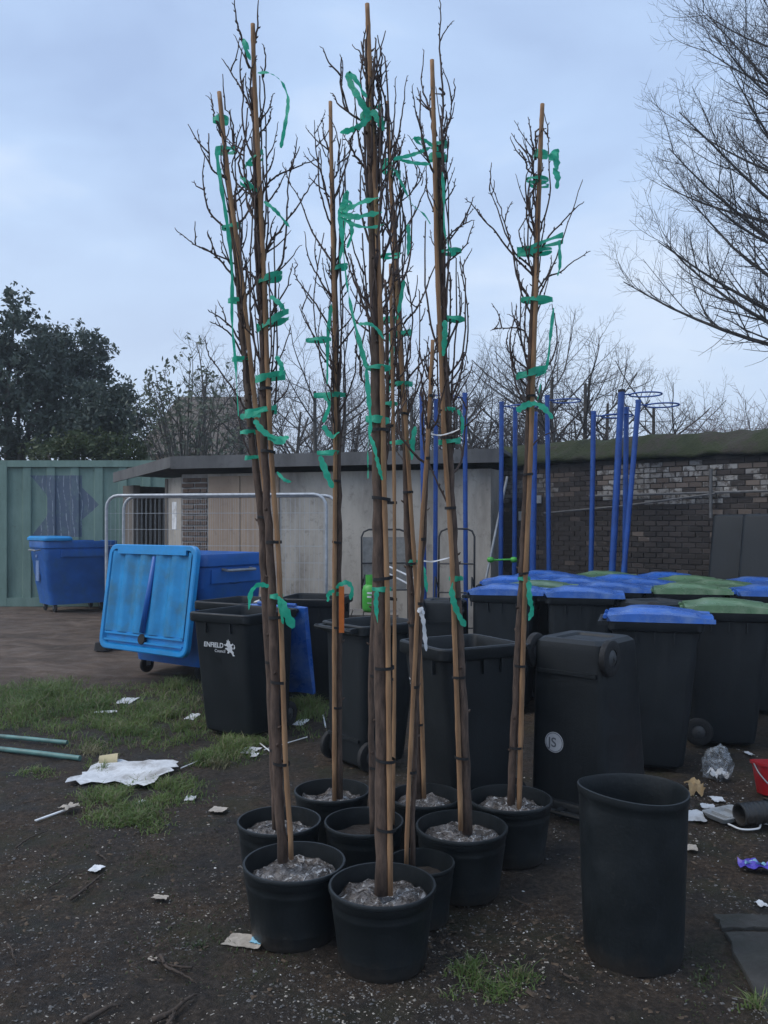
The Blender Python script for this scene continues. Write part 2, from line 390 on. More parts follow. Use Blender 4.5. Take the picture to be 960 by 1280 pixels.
# ------------------------------------------------------------------ shipping container
def m_container():
    k = NT('faded green container paint'); a = k.noise(2.0, 8, .7, vec=k.scaled((1.2, 1.2, .35))); b = k.noise(16, 6, .7)
    col = k.ramp(a, [(.3, (.10, .165, .145)), (.5, (.15, .235, .20)), (.7, (.20, .29, .25))])
    rust = k.ramp(b, [(.62, 0), (.74, .7)]); col = k.mix(rust, col, (.07, .05, .035))
    sp = k.n('ShaderNodeSeparateXYZ'); k.l(k.tc.outputs['Object'], sp.inputs[0]); X, Z = sp.outputs[0], sp.outputs[2]
    def half(p, q):        # positive on the left side of p->q
        (x0, z0), (x1, z1) = p, q; nx, nz = -(z1 - z0), x1 - x0
        return k.math('GREATER_THAN', k.math('ADD', k.math('ADD', k.math('MULTIPLY', X, nx), k.math('MULTIPLY', Z, nz)), -(nx * x0 + nz * z0)), 0)
    def poly(pts):
        r = None
        for i in range(len(pts)):
            h = half(pts[i], pts[(i + 1) % len(pts)]); r = h if r is None else k.math('MULTIPLY', r, h)
        return r
    shapes = [[(.60, 2.60), (.95, 2.18), (.95, 2.60)], [(.60, 1.38), (.95, 1.38), (.95, 1.82)], [(.95, 1.38), (1.62, 1.38), (1.62, 2.60), (.95, 2.60)],
              [(1.62, 1.72), (1.98, 2.02), (1.62, 2.36)]]
    m = None
    for s in shapes:
        q = poly(s); m = q if m is None else k.math('MAXIMUM', m, q)
    wear = k.ramp(k.noise(5, 6, .7), [(.28, .35), (.5, 1)])
    col = k.mix(k.math('MULTIPLY', m, wear), col, (.09, .12, .17))
    inner = poly([(1.08, 1.38), (1.5, 1.38), (1.5, 2.56), (1.08, 2.56)])
    wv = k.n('ShaderNodeTexWave', wave_type='BANDS', bands_direction='X'); wv.inputs['Scale'].default_value = 1.9; wv.inputs['Distortion'].default_value = 7; wv.inputs['Detail'].default_value = 1
    wv.inputs['Detail Scale'].default_value = .7
    k.l(k.scaled((1.2, 1, .8)), wv.inputs[0])
    ln = k.math('MULTIPLY', k.math('GREATER_THAN', wv.outputs['Fac'], .955), k.math('MAXIMUM', inner, k.math('MULTIPLY', m, .8)))
    col = k.mix(k.math('MULTIPLY', ln, k.ramp(k.noise(9, 5, .7), [(.42, 0), (.6, .6)])), col, (.42, .46, .5))
    k.l(col, k.b.inputs['Base Color']); k.b.inputs['Roughness'].default_value = .7; k.bump(b, .25, .01); return k.m
M_cont = m_container()
ct = thing('shipping_container', 'faded green steel shipping container with grey and white graffiti behind the blue wheeled container', 'container', (-7.62, 16.4, 0))
b = MB(); Lc, Hc, Dc = 6.06, 2.9, 2.4
prof = []; x = .16
while x < Lc - .2:
    prof += [(x, .045), (x + .27, .045), (x + .31, 0), (x + .46, 0)]; x += .475
pts = [(a, d) for a, d in prof if a < Lc - .16]
b.sheet([[Vector((a, d, z)) for a, d in pts] for z in (.17, 1.0, 2.0, Hc - .14)]); b.build('corrugated_wall', M_cont, ct)
b = MB(); b.box((Lc / 2, .03, .09), (Lc, .12, .17)); b.build('bottom_rail', M_cont, ct)
b = MB(); b.box((Lc / 2, .03, Hc - .07), (Lc, .12, .13)); b.build('top_rail', M_cont, ct)
for x in (.08, Lc - .08):
    b = MB(); b.box((x, .03, Hc / 2), (.16, .13, Hc - .02)); b.build('corner_post', M_cont, ct)
b = MB(); b.box((Lc / 2, Dc / 2 + .06, Hc / 2), (Lc - .04, Dc - .05, Hc - .06)); b.build('steel_box', M_cont, ct)

# ------------------------------------------------------------------ shed
A, B, Cc = Vector((-4.45, 14.4, 0)), Vector((-3.12, 12.84, 0)), Vector((1.49, 11.5, 0))
Dd, Ee = Vector((2.3, 13.9, 0)), Vector((-3.3, 15.9, 0))
sh = thing('shed', 'low flat roofed shed with stained rendered wall, brick pier and open doorway', 'shed', B)
def wallseg(p, q, z0, z1, t, name, m, parent, push=0.0, smooth=False):
    d = (q - p).normalized(); n = Vector((d.y, -d.x, 0)); mb = MB(); o = B
    a, bb = p + n * push - o, q + n * push - o
    vs = []
    for z in (z0, z1):
        for v in (a, bb, bb - n * t, a - n * t): vs.append(v + Vector((0, 0, z)))
    mb.add(vs, [(3, 2, 1, 0), (4, 5, 6, 7), (0, 1, 5, 4), (1, 2, 6, 5), (2, 3, 7, 6), (3, 0, 4, 7)])
    return mb.build(name, m, parent)
e = (Cc - B).normalized(); s_ = (A - B).normalized()
wallseg(B + e * .42, Cc, 0, 2.40, .2, 'rendered_wall', M_render, sh)
wallseg(B + e * .46, B + e * .98, .05, 2.36, .03, 'board_panel', M_beige, sh, .034)
wallseg(B + e * .995, B + e * 1.62, .05, 2.36, .03, 'board_panel', M_beige, sh, .030)
wallseg(Cc - e * .2, Dd, 0, 2.40, -.2, 'rendered_wall', M_render, sh, -.003)
wallseg(Ee, Dd, 0, 2.4, .15, 'back_wall', M_timber, sh)
wallseg(A, Ee, 0, 2.3, .15, 'end_wall', M_timber, sh)
# doorway side: post, reveal board with a pinned notice, dark inside
wallseg(A, A - s_ * .22, 0, 2.3, .12, 'door_post', M_timber, sh)
wallseg(B + s_ * .50, B + s_ * .05, 0, 2.36, .1, 'reveal_board', M_render, sh, .0)
wallseg(B + s_ * .60, B + s_ * .51, 0, 2.36, .1, 'door_post', M_timber, sh, .01)
wallseg(B + s_ * .36, B + s_ * .20, 1.55, 1.98, .004, 'notice', M_white, sh, .006)
# brick pier
brick_me = {}
def brick_mesh(mm, w=.215, h=.065, d=.1):
    key = (mm.name, w)
    if key not in brick_me:
        mb = MB(); bv = .004
        mb.loft([rrect(w - 2 * bv, h - 2 * bv, .003, d / 2, n=1), rrect(w, h, .003, d / 2 - bv, n=1), rrect(w, h, .003, -d / 2, n=1)][::-1])
        me = mb.mesh('brick', mm); me.transform(Matrix.Rotation(math.radians(90), 4, 'X')); brick_me[key] = me
    return brick_me[key]
pz = wallseg(B - e * .02, B + e * .43, 0, 2.4, .3, 'brick_pier', M_mortar, sh)
yaw_e = math.atan2(e.y, e.x); nrm = Vector((e.y, -e.x, 0))
for r in range(18):
    z = .9 + r * .083
    for k in range(3):
        w = .215; x0 = .095 + k * .226 + (-.113 if r % 2 else 0)
        if x0 > .46: continue
        if x0 < .09: w = .10; x0 = .055
        if x0 + w / 2 > .45: w = .10; x0 = .37
        p = e * x0 + nrm * (-.032 + rng.uniform(0, .006)); p.z = z
        obj('brick', brick_mesh(M_br_red, w - .012, .058), pz, p, (0, 0, yaw_e))
# roof
mb = MB(); top = []; bot = []
ov = [(A + Vector((-.22, -.12, 2.52))), (B + Vector((-.12, -.26, 2.66))), (Cc + Vector((.12, -.26, 2.66))), (Dd + Vector((.2, .2, 2.62))), (Ee + Vector((-.2, .2, 2.55)))]
ov = [v - B for v in ov]
mb.loft([[v - Vector((0, 0, .05)) for v in ov], ov], True, True); rf = mb.build('roof', M_fascia, sh)
for p, q, hh in ((0, 1, .17), (1, 2, .19)):
    a, c = ov[p], ov[q]; d = (c - a); d.z = 0; d.normalize(); n = Vector((d.y, -d.x, 0))
    mb = MB(); vs = []
    for dz in (-hh, -.022):
        for v in (a + n * .004, c + n * .004, c - n * .03, a - n * .03): vs.append(v + Vector((0, 0, dz)))
    mb.add(vs, [(3, 2, 1, 0), (4, 5, 6, 7), (0, 1, 5, 4), (1, 2, 6, 5), (2, 3, 7, 6), (3, 0, 4, 7)]); mb.build('fascia_board', M_fascia, rf)

# ------------------------------------------------------------------ old brick yard wall
W0 = Vector((1.42, 12.33, 0)); wu = Vector((.7003, -.7138, 0)); wn_ = Vector((wu.y, -wu.x, 0)); WL = 9.0
if wn_.y > 0: wn_ = -wn_
M_pipe = mat('dull grey pipe', (.10, .10, .10), .7, .3, 12)
M_fence = mat('zinc fence tube', (.42, .44, .46), .5, .2, 14, .05, 80, metal=.3)
wl = thing('brick_wall', 'old brick yard wall, flaking whitewash above black tar, with mossy sloping coping', 'wall', W0)
yw = math.atan2(wu.y, wu.x)
def wbox(x0, x1, z0, z1, t0, t1, mb):
    vs = []
    for z in (z0, z1):
        for a, t in ((x0, t0), (x1, t0), (x1, t1), (x0, t1)): vs.append(wu * a + wn_ * t + Vector((0, 0, z)))
    mb.add(vs, [(3, 2, 1, 0), (4, 5, 6, 7), (0, 1, 5, 4), (1, 2, 6, 5), (2, 3, 7, 6), (3, 0, 4, 7)])
mb = MB(); wbox(-.3, WL, 0, 2.5, -.006, -.32, mb); mb.build('wall_core', M_mortar_dark, wl)
cnt = 0; rest = {M_br_dark.name: MB(), M_br_mid.name: MB(), M_br_white.name: MB()}
ww = random.Random(3)
ncol = 0
cells = []
for r in range(36):
    z = .04 + r * .0665
    for k in range(54):
        xx = .05 + k * .168 + (.084 if r % 2 else 0)
        if xx > WL - .2: continue
        cells.append((xx, z))
def pick(xx, z):
    wz = noise.noise(Vector((xx * .9, z * 1.3, 5))) * .5 + noise.noise(Vector((xx * 3, z * 5, 9))) * .35
    band = 1.92 + .07 * math.sin(xx * 1.3)
    if z > band:
        v = wz + (.28 if xx > 2.0 else .1) + ww.uniform(-.3, .3) - (.25 if z > 2.33 else 0)
        return M_br_white if v > .17 else (M_br_mid if v > -.12 else M_br_dark)
    return M_br_mid if ww.random() < .07 + max(0, wz) * .1 else M_br_dark
vis = [c for c in cells if c[1] > 1.02 and c[0] < 4.25]
vis.sort(key=lambda c: -c[0] - c[1] * .2)
keep = set(vis[:300])
for c in cells:
    mm = pick(*c); pr = ww.uniform(-.003, .009)
    if c in keep:
        p = wu * c[0] + wn_ * (-.046 + pr); p.z = c[1]
        obj('brick', brick_mesh(mm, .157, .057), wl, p, (0, ww.uniform(-.01, .01), yw))
    else:
        m_ = rest[mm.name]; q = c[0]
        wbox(q - .0785, q + .0785, c[1] - .0285, c[1] + .0285, pr, -.05, m_)
for nm, m_ in rest.items():
    if m_.v: o = m_.build('bricks_beyond', bpy.data.materials[nm], wl); o['kind'] = 'stuff'
mb = MB(); nseg = 150; grid = []
cp = [(.05, 2.44), (.10, 2.45), (.10, 2.49), (.02, 2.58), (-.06, 2.67), (-.14, 2.745), (-.20, 2.75), (-.30, 2.66), (-.40, 2.50), (-.36, 2.44)]
for i in range(nseg + 1):
    a = -.3 + (WL + .3) * i / nseg; row = []
    for t, z in cp:
        w = noise.fractal(Vector((a * 3.2, t * 9, z * 5)), 1, 2, 4) * .04
        sag = .02 * math.sin(a * 1.1)
        row.append(wu * a + wn_ * (t + w * .6) + Vector((0, 0, z + w + sag)))
    grid.append(row)
mb.sheet(grid); mb.build('coping', M_moss, wl, True)
for (x0, x1, z0, z1) in ((.86, 1.12, 1.92, 2.03), (.74, 1.0, 1.68, 1.81)):
    mb = MB(); wbox(x0, x1, z0, z1, .035, .012, mb); mb.build('plaque', M_greytub, wl)
mb = MB(); mb.tube([wu * 1.9 + wn_ * .06 + Vector((0, 0, 2.0)), wu * 8.5 + wn_ * .06 + Vector((0, 0, 2.0))], .018, 6); mb.build('wall_pipe', M_pipe, wl)
mb = MB(); mb.tube([wu * 1.2 + wn_ * .075 + Vector((0, 0, 1.78)), wu * 2.4 + wn_ * .075 + Vector((0, 0, 1.86)), wu * 3.6 + wn_ * .09 + Vector((0, 0, 1.985))], .014, 6); mb.build('wall_pipe', M_pipe, wl)
mb = MB(); mb.tube([wu * 3.55 + wn_ * .09 + Vector((0, 0, 1.7)), wu * 3.55 + wn_ * .09 + Vector((0, 0, 2.28))], .02, 6); mb.build('wall_pipe', M_pipe, wl)

# ------------------------------------------------------------------ house far behind
ho = thing('house', 'distant house with brown tiled pitched roof seen through the leafy shrub', 'house', (-8.3, 40, 0))
mb = MB(); mb.box((0, 0, 2.45), (4.6, 7, 4.9)); mb.build('wall', M_beige, ho)
mb = MB()
hp = [(-2.7, -3.8, 4.7), (2.7, -3.8, 4.7), (2.7, 3.8, 4.7), (-2.7, 3.8, 4.7), (-1.5, -.4, 7.75), (2.0, -.4, 7.75)]
mb.add([Vector(p) for p in hp], [(0, 1, 5, 4), (1, 2, 5), (2, 3, 4, 5), (3, 0, 4), (3, 2, 1, 0)]); mb.build('roof', M_tile, ho)

# ------------------------------------------------------------------ background trees
def leaf_quad(mb, p, s, r):
    n = Vector((r.gauss(0, 1), r.gauss(0, 1), r.gauss(0, 1))); n.normalize(); u = n.orthogonal().normalized(); w = n.cross(u)
    a = r.uniform(0, 6.28); u, w = u * math.cos(a) + w * math.sin(a), w * math.cos(a) - u * math.sin(a)
    mb.add([p - u * s, p - w * s * .45, p + u * s, p + w * s * .45], [(0, 1, 2, 3)])
def evergreen(name, label, px, d, lobes, leafm, n, ls, group, seed, drop=0):
    r = random.Random(seed); base = at(px, 656, d); base.z = 0
    t = thing(name, label, 'tree', base, group=group)
    mb = MB(); zt = max(at(0, l[1], d).z for l in lobes)
    mb.tube(catmull([(0, 0, 0), (.1, 0, zt * .3), (-.1, .1, zt * .6), (0, 0, zt * .92)], 4), [.22 - .2 * i / 12 for i in range(13)], 7)
    for l in lobes:
        c = at(l[0], l[1], d) - base
        mb.tube(catmull([(0, 0, zt * .25), (c.x * .4, r.uniform(-.4, .4), zt * .25 + (c.z - zt * .25) * .45), (c.x, 0, c.z)], 4), [.09 - .008 * i for i in range(9)], 5)
    mb.build('trunk', M_barkfar, t, True)
    mb = MB(); wsum = sum(l[2] * l[3] for l in lobes)
    for lx, ly, rx, rz in lobes:
        c = at(lx, ly, d) - base; RX, RZ = rx / FPX * d, rz / FPX * d; RY = max(RX, RZ * .7)
        k = max(4, int(n * rx * rz / wsum / 26))
        for _ in range(k):
            while True:
                q = Vector((r.uniform(-1, 1), r.uniform(-1, 1), r.uniform(-1, 1)))
                if .25 < q.length < 1: break
            q = q.normalized() * (q.length ** .5) * r.uniform(.8, 1.16)
            cc = c + Vector((q.x * RX, q.y * RY, q.z * RZ)); cs = r.uniform(.14, .34)
            out_ = (Vector((q.x, q.y, q.z * .5 + .35))).normalized()
            for _ in range(26):
                tt = r.random(); pp = cc + out_ * (tt - .3) * cs * 1.7 + Vector((r.gauss(0, 1), r.gauss(0, 1), r.gauss(0, 1))) * cs * .42 * (1.1 - tt * .7)
                leaf_quad(mb, pp, ls * r.uniform(.6, 1.3), r)
    mb.build('crown', leafm, t)
    return t
TG = 'evergreen trees beyond the container'
evergreen('evergreen_tree', 'tallest dark evergreen tree rising behind the green container', 12, 21,
          [(18, 392, 24, 20), (22, 430, 42, 30), (10, 480, 60, 45), (40, 520, 60, 45), (-30, 450, 50, 60), (60, 462, 30, 34), (-5, 555, 40, 22), (45, 556, 40, 20)], M_ever, 15000, .075, TG, 1)
evergreen('evergreen_tree', 'dark evergreen tree with tufted arching top between taller evergreen and low rounded one', 88, 22.5,
          [(95, 432, 34, 20), (70, 460, 34, 30), (105, 470, 26, 22), (85, 510, 52, 45), (122, 440, 12, 10), (55, 425, 14, 12)], M_ever, 11000, .075, TG, 2)
evergreen('evergreen_tree', 'lowest rounded evergreen tree beside the pale leafy shrub', 138, 20.5,
          [(135, 515, 34, 34), (152, 540, 30, 34), (110, 545, 40, 30), (150, 500, 16, 16)], M_ever, 8000, .065, TG, 3)
evergreen('ivy_bush', 'ivy covered bush spilling above the container roof edge', 120, 19.6,
          [(90, 562, 22, 12), (125, 560, 25, 14), (160, 566, 25, 12), (60, 568, 20, 10)], M_ivy, 4000, .06, None, 4)['category'] = 'bush'

def grow(mb, p, d, L, r, lev, mx, R, up, kids, mbt=None, wob=.16):
    segs = 5 if lev < 2 else 4
    pts = [Vector(p)]; rad = [r]; d = Vector(d).normalized()
    for i in range(segs):
        d = (d + Vector((R.gauss(0, wob), R.gauss(0, wob), R.gauss(0, wob) + up))).normalized()
        pts.append(pts[-1] + d * (L / segs)); rad.append(r * (1 - .62 * (i + 1) / segs))
    tgt = mb if (lev < 2 or mbt is None) else mbt
    tgt.tube(pts, rad, 6 if lev == 0 else (4 if lev == 1 else 3), cap=False)
    if lev >= mx: return
    n = kids[lev]
    for k in range(n):
        t = (.28 if lev == 0 else .15) + (.97 - (.28 if lev == 0 else .15)) * (k + R.random() * .8) / n
        f = min(t, .999) * segs; i = int(f); q = pts[i].lerp(pts[i + 1], f - i); td = (pts[i + 1] - pts[i]).normalized()
        az = R.uniform(0, 6.283); u = td.orthogonal().normalized(); w = td.cross(u)
        side = u * math.cos(az) + w * math.sin(az)
        nd = td * R.uniform(.45, .9) + side * R.uniform(.6, 1.0)
        grow(mb, q, nd, L * R.uniform(.42, .62) * (1.15 - .45 * t), max(rad[i] * .55, .0035), lev + 1, mx, R, up, kids, mbt, wob)
def bare_meshes(seed, H, r, kids, up=.06, mx=4, twm=None, nstem=1):
    R = random.Random(seed); a, b_ = MB(), MB()
    for k in range(nstem):
        dx = Vector((0, 0, 1)) if nstem == 1 else Vector((R.uniform(-.5, .5), R.uniform(-.5, .5), 1))
        grow(a, (R.uniform(-.2, .2) * (nstem > 1), R.uniform(-.2, .2) * (nstem > 1), -.05), dx, H * R.uniform(.8, 1) if nstem > 1 else H, r, 0, mx, R, up, kids, b_, .1)
    return a.mesh('trunk', M_barkfar, True), b_.mesh('crown', twm or M_twigfar)
BT = [bare_meshes(11, 5.6, .11, (9, 6, 5, 3), .05), bare_meshes(12, 5.2, .10, (10, 6, 4, 3), .07), bare_meshes(13, 4.2, .06, (7, 6, 4, 3), .10, nstem=4)]
BP = bare_meshes(15, 3.0, .035, (8, 6, 4), .06, 3, M_twigpink, 5)
def place_tree(name, label, cat, mm, px, d, toppy, mh, rot, group):
    b0 = at(px, 656, d); b0.z = 0; zt = at(px, toppy, d).z; s = zt / mh
    t = thing(name, label, cat, b0, (0, 0, rot), group); t.scale = (s, s, s)
    obj('trunk', mm[0], t); obj('crown', mm[1], t)
TL = 'bare trees beyond the brick wall'
R0 = random.Random(5)
for px, d, ty, k in ((603, 26, 452, 2), (628, 21, 440, 2), (664, 24, 425, 0), (704, 20, 412, 1), (738, 22, 432, 0), (772, 25, 455, 1), (806, 22, 468, 0), (838, 26, 492, 1), (688, 30, 430, 1), (580, 31, 470, 0)):
    place_tree('bare_tree', ('broad single trunked leafless tree', 'slender single trunked leafless tree', 'many stemmed leafless tree')[k] + ' beyond the mossy topped brick wall', 'tree', BT[k], px, d, ty, (6.6, 6.3, 5.2)[k], R0.uniform(0, 6.28), TL + ('', ', slender', ', many stemmed')[k])
for px, d, ty, k in ((255, 30, 440, 0), (300, 24, 470, 1), (345, 27, 430, 2), (385, 22, 440, 0), (425, 25, 425, 1), (462, 28, 440, 2), (505, 23, 450, 0), (548, 26, 455, 2)):
    place_tree('bare_tree', ('broad single trunked leafless tree', 'slender single trunked leafless tree', 'many stemmed leafless tree')[k] + ' behind the flat roofed shed', 'tree', BT[k], px, d, ty, (6.6, 6.3, 5.2)[k], R0.uniform(0, 6.28), 'bare trees behind the shed' + ('', ', slender', ', many stemmed')[k])
for px, d, ty in ((880, 19, 488), (915, 17, 482), (948, 18, 478), (985, 18, 474)):
    place_tree('bare_shrub', 'reddish twiggy leafless shrub topping the far right end of the brick wall', 'shrub', BP, px, d, ty, 3.9, R0.uniform(0, 6.28), 'reddish shrubs beyond the wall')
# leafy pale shrub over the shed corner
bs = thing('leafy_shrub', 'pale arching shrub with sparse leaf tufts between evergreens and shed roof', 'shrub', at(235, 656, 19) - Vector((0, 0, CH)))
R = random.Random(21); a = MB(); lf = MB()
for k in range(46):
    tx, ty = R.uniform(168, 305), R.uniform(440, 545)
    tip = at(tx, ty, 19 + R.uniform(-1, 1)) - bs.location
    if abs(tx - 235) > 48: tip.z -= .5
    pts = catmull([(R.uniform(-.4, .4), R.uniform(-.3, .3), .2), (tip.x * .35, tip.y * .4, tip.z * .55), (tip.x * .8, tip.y, tip.z * .9), tip], 4)
    a.tube(pts, [.022 - .0014 * i for i in range(len(pts))], 4, False)
    for q in range(7):
        i = R.randint(5, len(pts) - 1); st = pts[i]; en = st + Vector((R.uniform(-.35, .35), R.uniform(-.3, .3), R.uniform(.05, .4)))
        a.tube([st, st.lerp(en, .5) + Vector((0, 0, -.03)), en], [.007, .006, .004], 3, False)
        for _ in range(5): leaf_quad(lf, en + Vector((R.gauss(0, .05), R.gauss(0, .05), R.gauss(0, .06))), R.uniform(.04, .085), R)
a.build('trunk', M_barkfar, bs); lf.build('crown', M_bud, bs)
# big bare tree whose trunk stands out of frame to the right
bt = thing('large_bare_tree', 'large leafless tree with fine upswept twigs reaching over the brick wall', 'tree', at(1092, 656, 17) - Vector((0, 0, CH)))
a, tw = MB(), MB(); R = random.Random(33)
tr = catmull([(0, 0, -.05), (.1, 0, 3), (-.05, .1, 6.5), (.1, 0, 10), (0, 0, 14)], 4); a.tube(tr, [.34 - .3 * i / 16 for i in range(17)], 9)
limbs = []
for k in range(34):
    z0 = 4.3 + k * .28; ang = R.uniform(-.45, .45) if k % 3 else R.uniform(.8, 5.4)
    limbs.append((z0, ang))
for z0, ang in limbs:
    rr = max(.028, .095 - z0 * .005); L = R.uniform(4.6, 6.0) * (1 - .045 * max(0, z0 - 4)) * (1.0 if abs(math.cos(ang)) > .6 else .7)
    d = Vector((-math.cos(ang), math.sin(ang), R.uniform(-.05, .45) + (z0 - 3) * .03))
    pts = [Vector((0, 0, z0))]; rad = [rr]; d.normalize(); sg = 9
    for i in range(sg):
        d = (d + Vector((R.gauss(0, .05), R.gauss(0, .06), .07 + R.gauss(0, .04)))).normalized()
        pts.append(pts[-1] + d * L / sg); rad.append(rr * (1 - .85 * (i + 1) / sg))
    a.tube(pts, rad, 5, False)
    for k in range(15):
        f = (1.2 + (sg - 1.25) * k / 15 + R.random() * .4); i = min(int(f), sg - 1); q = pts[i].lerp(pts[i + 1], f - i); td = (pts[i + 1] - pts[i]).normalized()
        sd_ = Vector((R.gauss(0, .35), R.gauss(0, .7), R.uniform(-.25, .75)))
        L2 = R.uniform(.9, 2.1) * (1.15 - .5 * i / sg)
        grow(a, q, td * .85 + sd_, L2, max(.009, rad[i] * .45), 1, 3, R, .12, (0, 7, 3), tw, .09)
a.build('trunk', M_barkfar, bt, True); tw.build('crown', M_twigfar, bt)

# ------------------------------------------------------------------ wheelie bins
SIZES = {'small': dict(wt=.49, dt=.55, wb=.40, db=.38, hr=.96), 'tall': dict(wt=.53, dt=.58, wb=.45, db=.45, hr=1.02), 'medium': dict(wt=.53, dt=.60, wb=.44, db=.45, hr=.99), 'large': dict(wt=.58, dt=.66, wb=.48, db=.50, hr=.95)}
BC = {}
def bin_meshes(size, bodym):
    key = (size, bodym.name)
    if key in BC: return BC[key]
    s = SIZES[size]; wt, dt, wb, db, hr = s['wt'], s['dt'], s['wb'], s['db'], s['hr']; by = -(dt - db) / 2 * .55
    mb = MB(); wk, dk = wt - .05, dt - .05
    def lerp(z): t = (z - .05) / (hr - .12); return wb + (wk - wb) * t, db + (dk - db) * t, by * (1 - t)
    rings = [rrect(wb - .20, db - .20, .03, .030, 0, by), rrect(wb - .18, db - .18, .03, .017, 0, by), rrect(wb - .07, db - .07, .04, .014, 0, by),
             rrect(wb - .015, db - .015, .05, .035, 0, by), rrect(wb, db, .055, .07, 0, by)]
    for z in (.3, .55, .8, hr - .075):
        w, d, c = lerp(z); rings.append(rrect(w, d, .055, z, 0, c))
    rings += [rrect(wt - .012, dt - .012, .05, hr - .07), rrect(wt, dt, .05, hr - .06), rrect(wt, dt, .05, hr - .008), rrect(wt - .012, dt - .012, .05, hr),
              rrect(wt - .05, dt - .05, .045, hr), rrect(wt - .065, dt - .065, .045, hr - .02)]
    for z in (.7, .4): w, d, c = lerp(z); rings.append(rrect(w - .02, d - .02, .05, z, 0, c))
    rings.append(rrect(wb - .03, db - .03, .05, .1, 0, by))
    mb.loft(rings)
    w, d, c = lerp(hr - .12)
    for sx in (-1, 1):
        for yy in (-.12, .0, .12): mb.box((sx * (w / 2 + .008), c + yy, hr - .105), (.022, .010, .09))
    for xx in (-.12, .12): mb.box((xx, c + d / 2 + .008, hr - .105), (.010, .022, .09))
    w, d, c = lerp(.22); mb.box((0, c - d / 2 - .003, .2), (w * .82, .022, .02)); 
    body = mb.mesh('body', bodym, True, 35)
    mb = MB(); yb = -dt / 2
    hw = wt * .36
    mb.tube([(-hw - .03, yb - .055, hr - .03), (hw + .03, yb - .055, hr - .03)], .0165, 8)
    for x in (-hw, 0, hw): mb.box((x, yb - .03, hr - .03), (.035, .075, .03))
    handle = mb.mesh('handle_bar', bodym, True, 40)
    mb = MB(); mb.lathe([(.05, -.02), (.085, -.022), (.099, -.016), (.102, 0), (.099, .016), (.085, .022), (.05, .02)], 20, 'x', closed=True); tyre = mb.mesh('tyre', M_rub, True, 40)
    mb = MB(); mb.lathe([(.03, -.026), (.052, -.012), (.052, .012), (.03, .026)], 14, 'x'); mb.lathe([(.014, -.035), (.014, .035)], 8, 'x'); hub = mb.mesh('hub', M_hub, True, 40)
    mb = MB(); mb.tube([(-wb / 2 + .05, by - db / 2 + .05, .1), (wb / 2 - .05, by - db / 2 + .05, .1)], .011, 6); axle = mb.mesh('axle', M_galv)
    BC[key] = (body, handle, tyre, hub, axle, s, by); return BC[key]
LC = {}
def lid_mesh(size, lm):
    key = (size, lm.name)
    if key in LC: return LC[key]
    s = SIZES[size]; wl_, dl = s['wt'] + .012, s['dt'] + .085; NX, NY = 17, 19
    def prof(v):
        pts = [(0, .006), (.05, .022), (.14, .04), (.3, .050), (.55, .047), (.8, .026), (.93, .010), (1, .006)]
        for (a, x), (b2, y) in zip(pts, pts[1:]):
            if v <= b2: return x + (y - x) * (v - a) / (b2 - a)
        return .012
    def hz(i, j):
        u = -1 + 2 * i / (NX - 1); v = j / (NY - 1); z = prof(v) * (1 - .55 * abs(u) ** 3)
        if .18 < v < .84 and abs(u) < .62: z += .010
        if v > .86 and .34 < abs(u) < .8: z -= .016
        if i in (0, NX - 1) or j in (0, NY - 1): z = -.022
        return u, v, z
    top = [[None] * NX for _ in range(NY)]; bt_ = [[None] * NX for _ in range(NY)]
    for j in range(NY):
        for i in range(NX):
            u, v, z = hz(i, j); ci = .985 if i in (0, NX - 1) else 1
            cut = .03 * max(0, abs(u) - .85) / .15 if j in (0, NY - 1) else 0
            x, y = u * wl_ / 2, v * dl + (cut if j == 0 else -cut)
            if i in (1, NX - 2): x = math.copysign(wl_ / 2 - .006, u)
            if j == 1: y = .006
            if j == NY - 2: y = dl - .006 - cut
            top[j][i] = Vector((x, y, z if z > -.02 else -.022)); bt_[j][i] = Vector((x * .985, y * .985 + dl * .0075, z - (.006 if z > -.02 else 0)))
    mb = MB(); mb.sheet(top); mb.sheet([r[::-1] for r in bt_])
    loop = [(0, i) for i in range(NX)] + [(j, NX - 1) for j in range(1, NY)] + [(NY - 1, i) for i in range(NX - 2, -1, -1)] + [(j, 0) for j in range(NY - 2, 0, -1)]
    n = len(loop); vs = [top[j][i] for j, i in loop] + [bt_[j][i] for j, i in loop]
    mb.add(vs, [(k, n + k, n + (k + 1) % n, (k + 1) % n) for k in range(n)])
    for x in (-.5, .5): mb.tube([(x * wl_ * .5 - .05, -.012, 0), (x * wl_ * .5 + .05, -.012, 0)], .014, 8)
    LC[key] = mb.mesh('lid', lm, True, 32); return LC[key]
PLACED = []
def wheelie(label, group, x, y, yaw, size='small', lid='closed', lm=M_lidblue, bodym=M_binbody, upside=False, z=0, tilt=12, cat='wheelie bin', tuck=True):
    body, handle, tyre, hub, axle, s, by = bin_meshes(size, bodym); hr = s['hr']
    rot = (0, math.pi if upside else 0, yaw)
    t = thing('wheelie_bin', label, cat, (x, y, z + (hr if upside else 0)), rot, group)
    bo = obj('body', body, t); obj('handle_bar', handle, t); obj('axle', axle, t)
    for sx in (-1, 1):
        w = obj('wheel', tyre, t, (sx * (s['wb'] / 2 + (-.03 if tuck else .012)), by - s['db'] / 2 + (.0 if tuck else .055), .1)); w.name = 'wheel'; obj('hub', hub, w)
    if lid == 'closed': obj('lid', lid_mesh(size, lm), t, (0, -s['dt'] / 2 - .01, hr + .012), (math.radians(rng.uniform(-.3, .8)), 0, 0))
    elif lid == 'open': obj('lid', lid_mesh(size, lm), t, (0, -s['dt'] / 2 - .09, hr + .0), (math.radians(270 - tilt), 0, 0))
    PLACED.append((x, y, size)); return t, bo
def yaw_of(fx, fy): return math.atan2(-fx, fy)

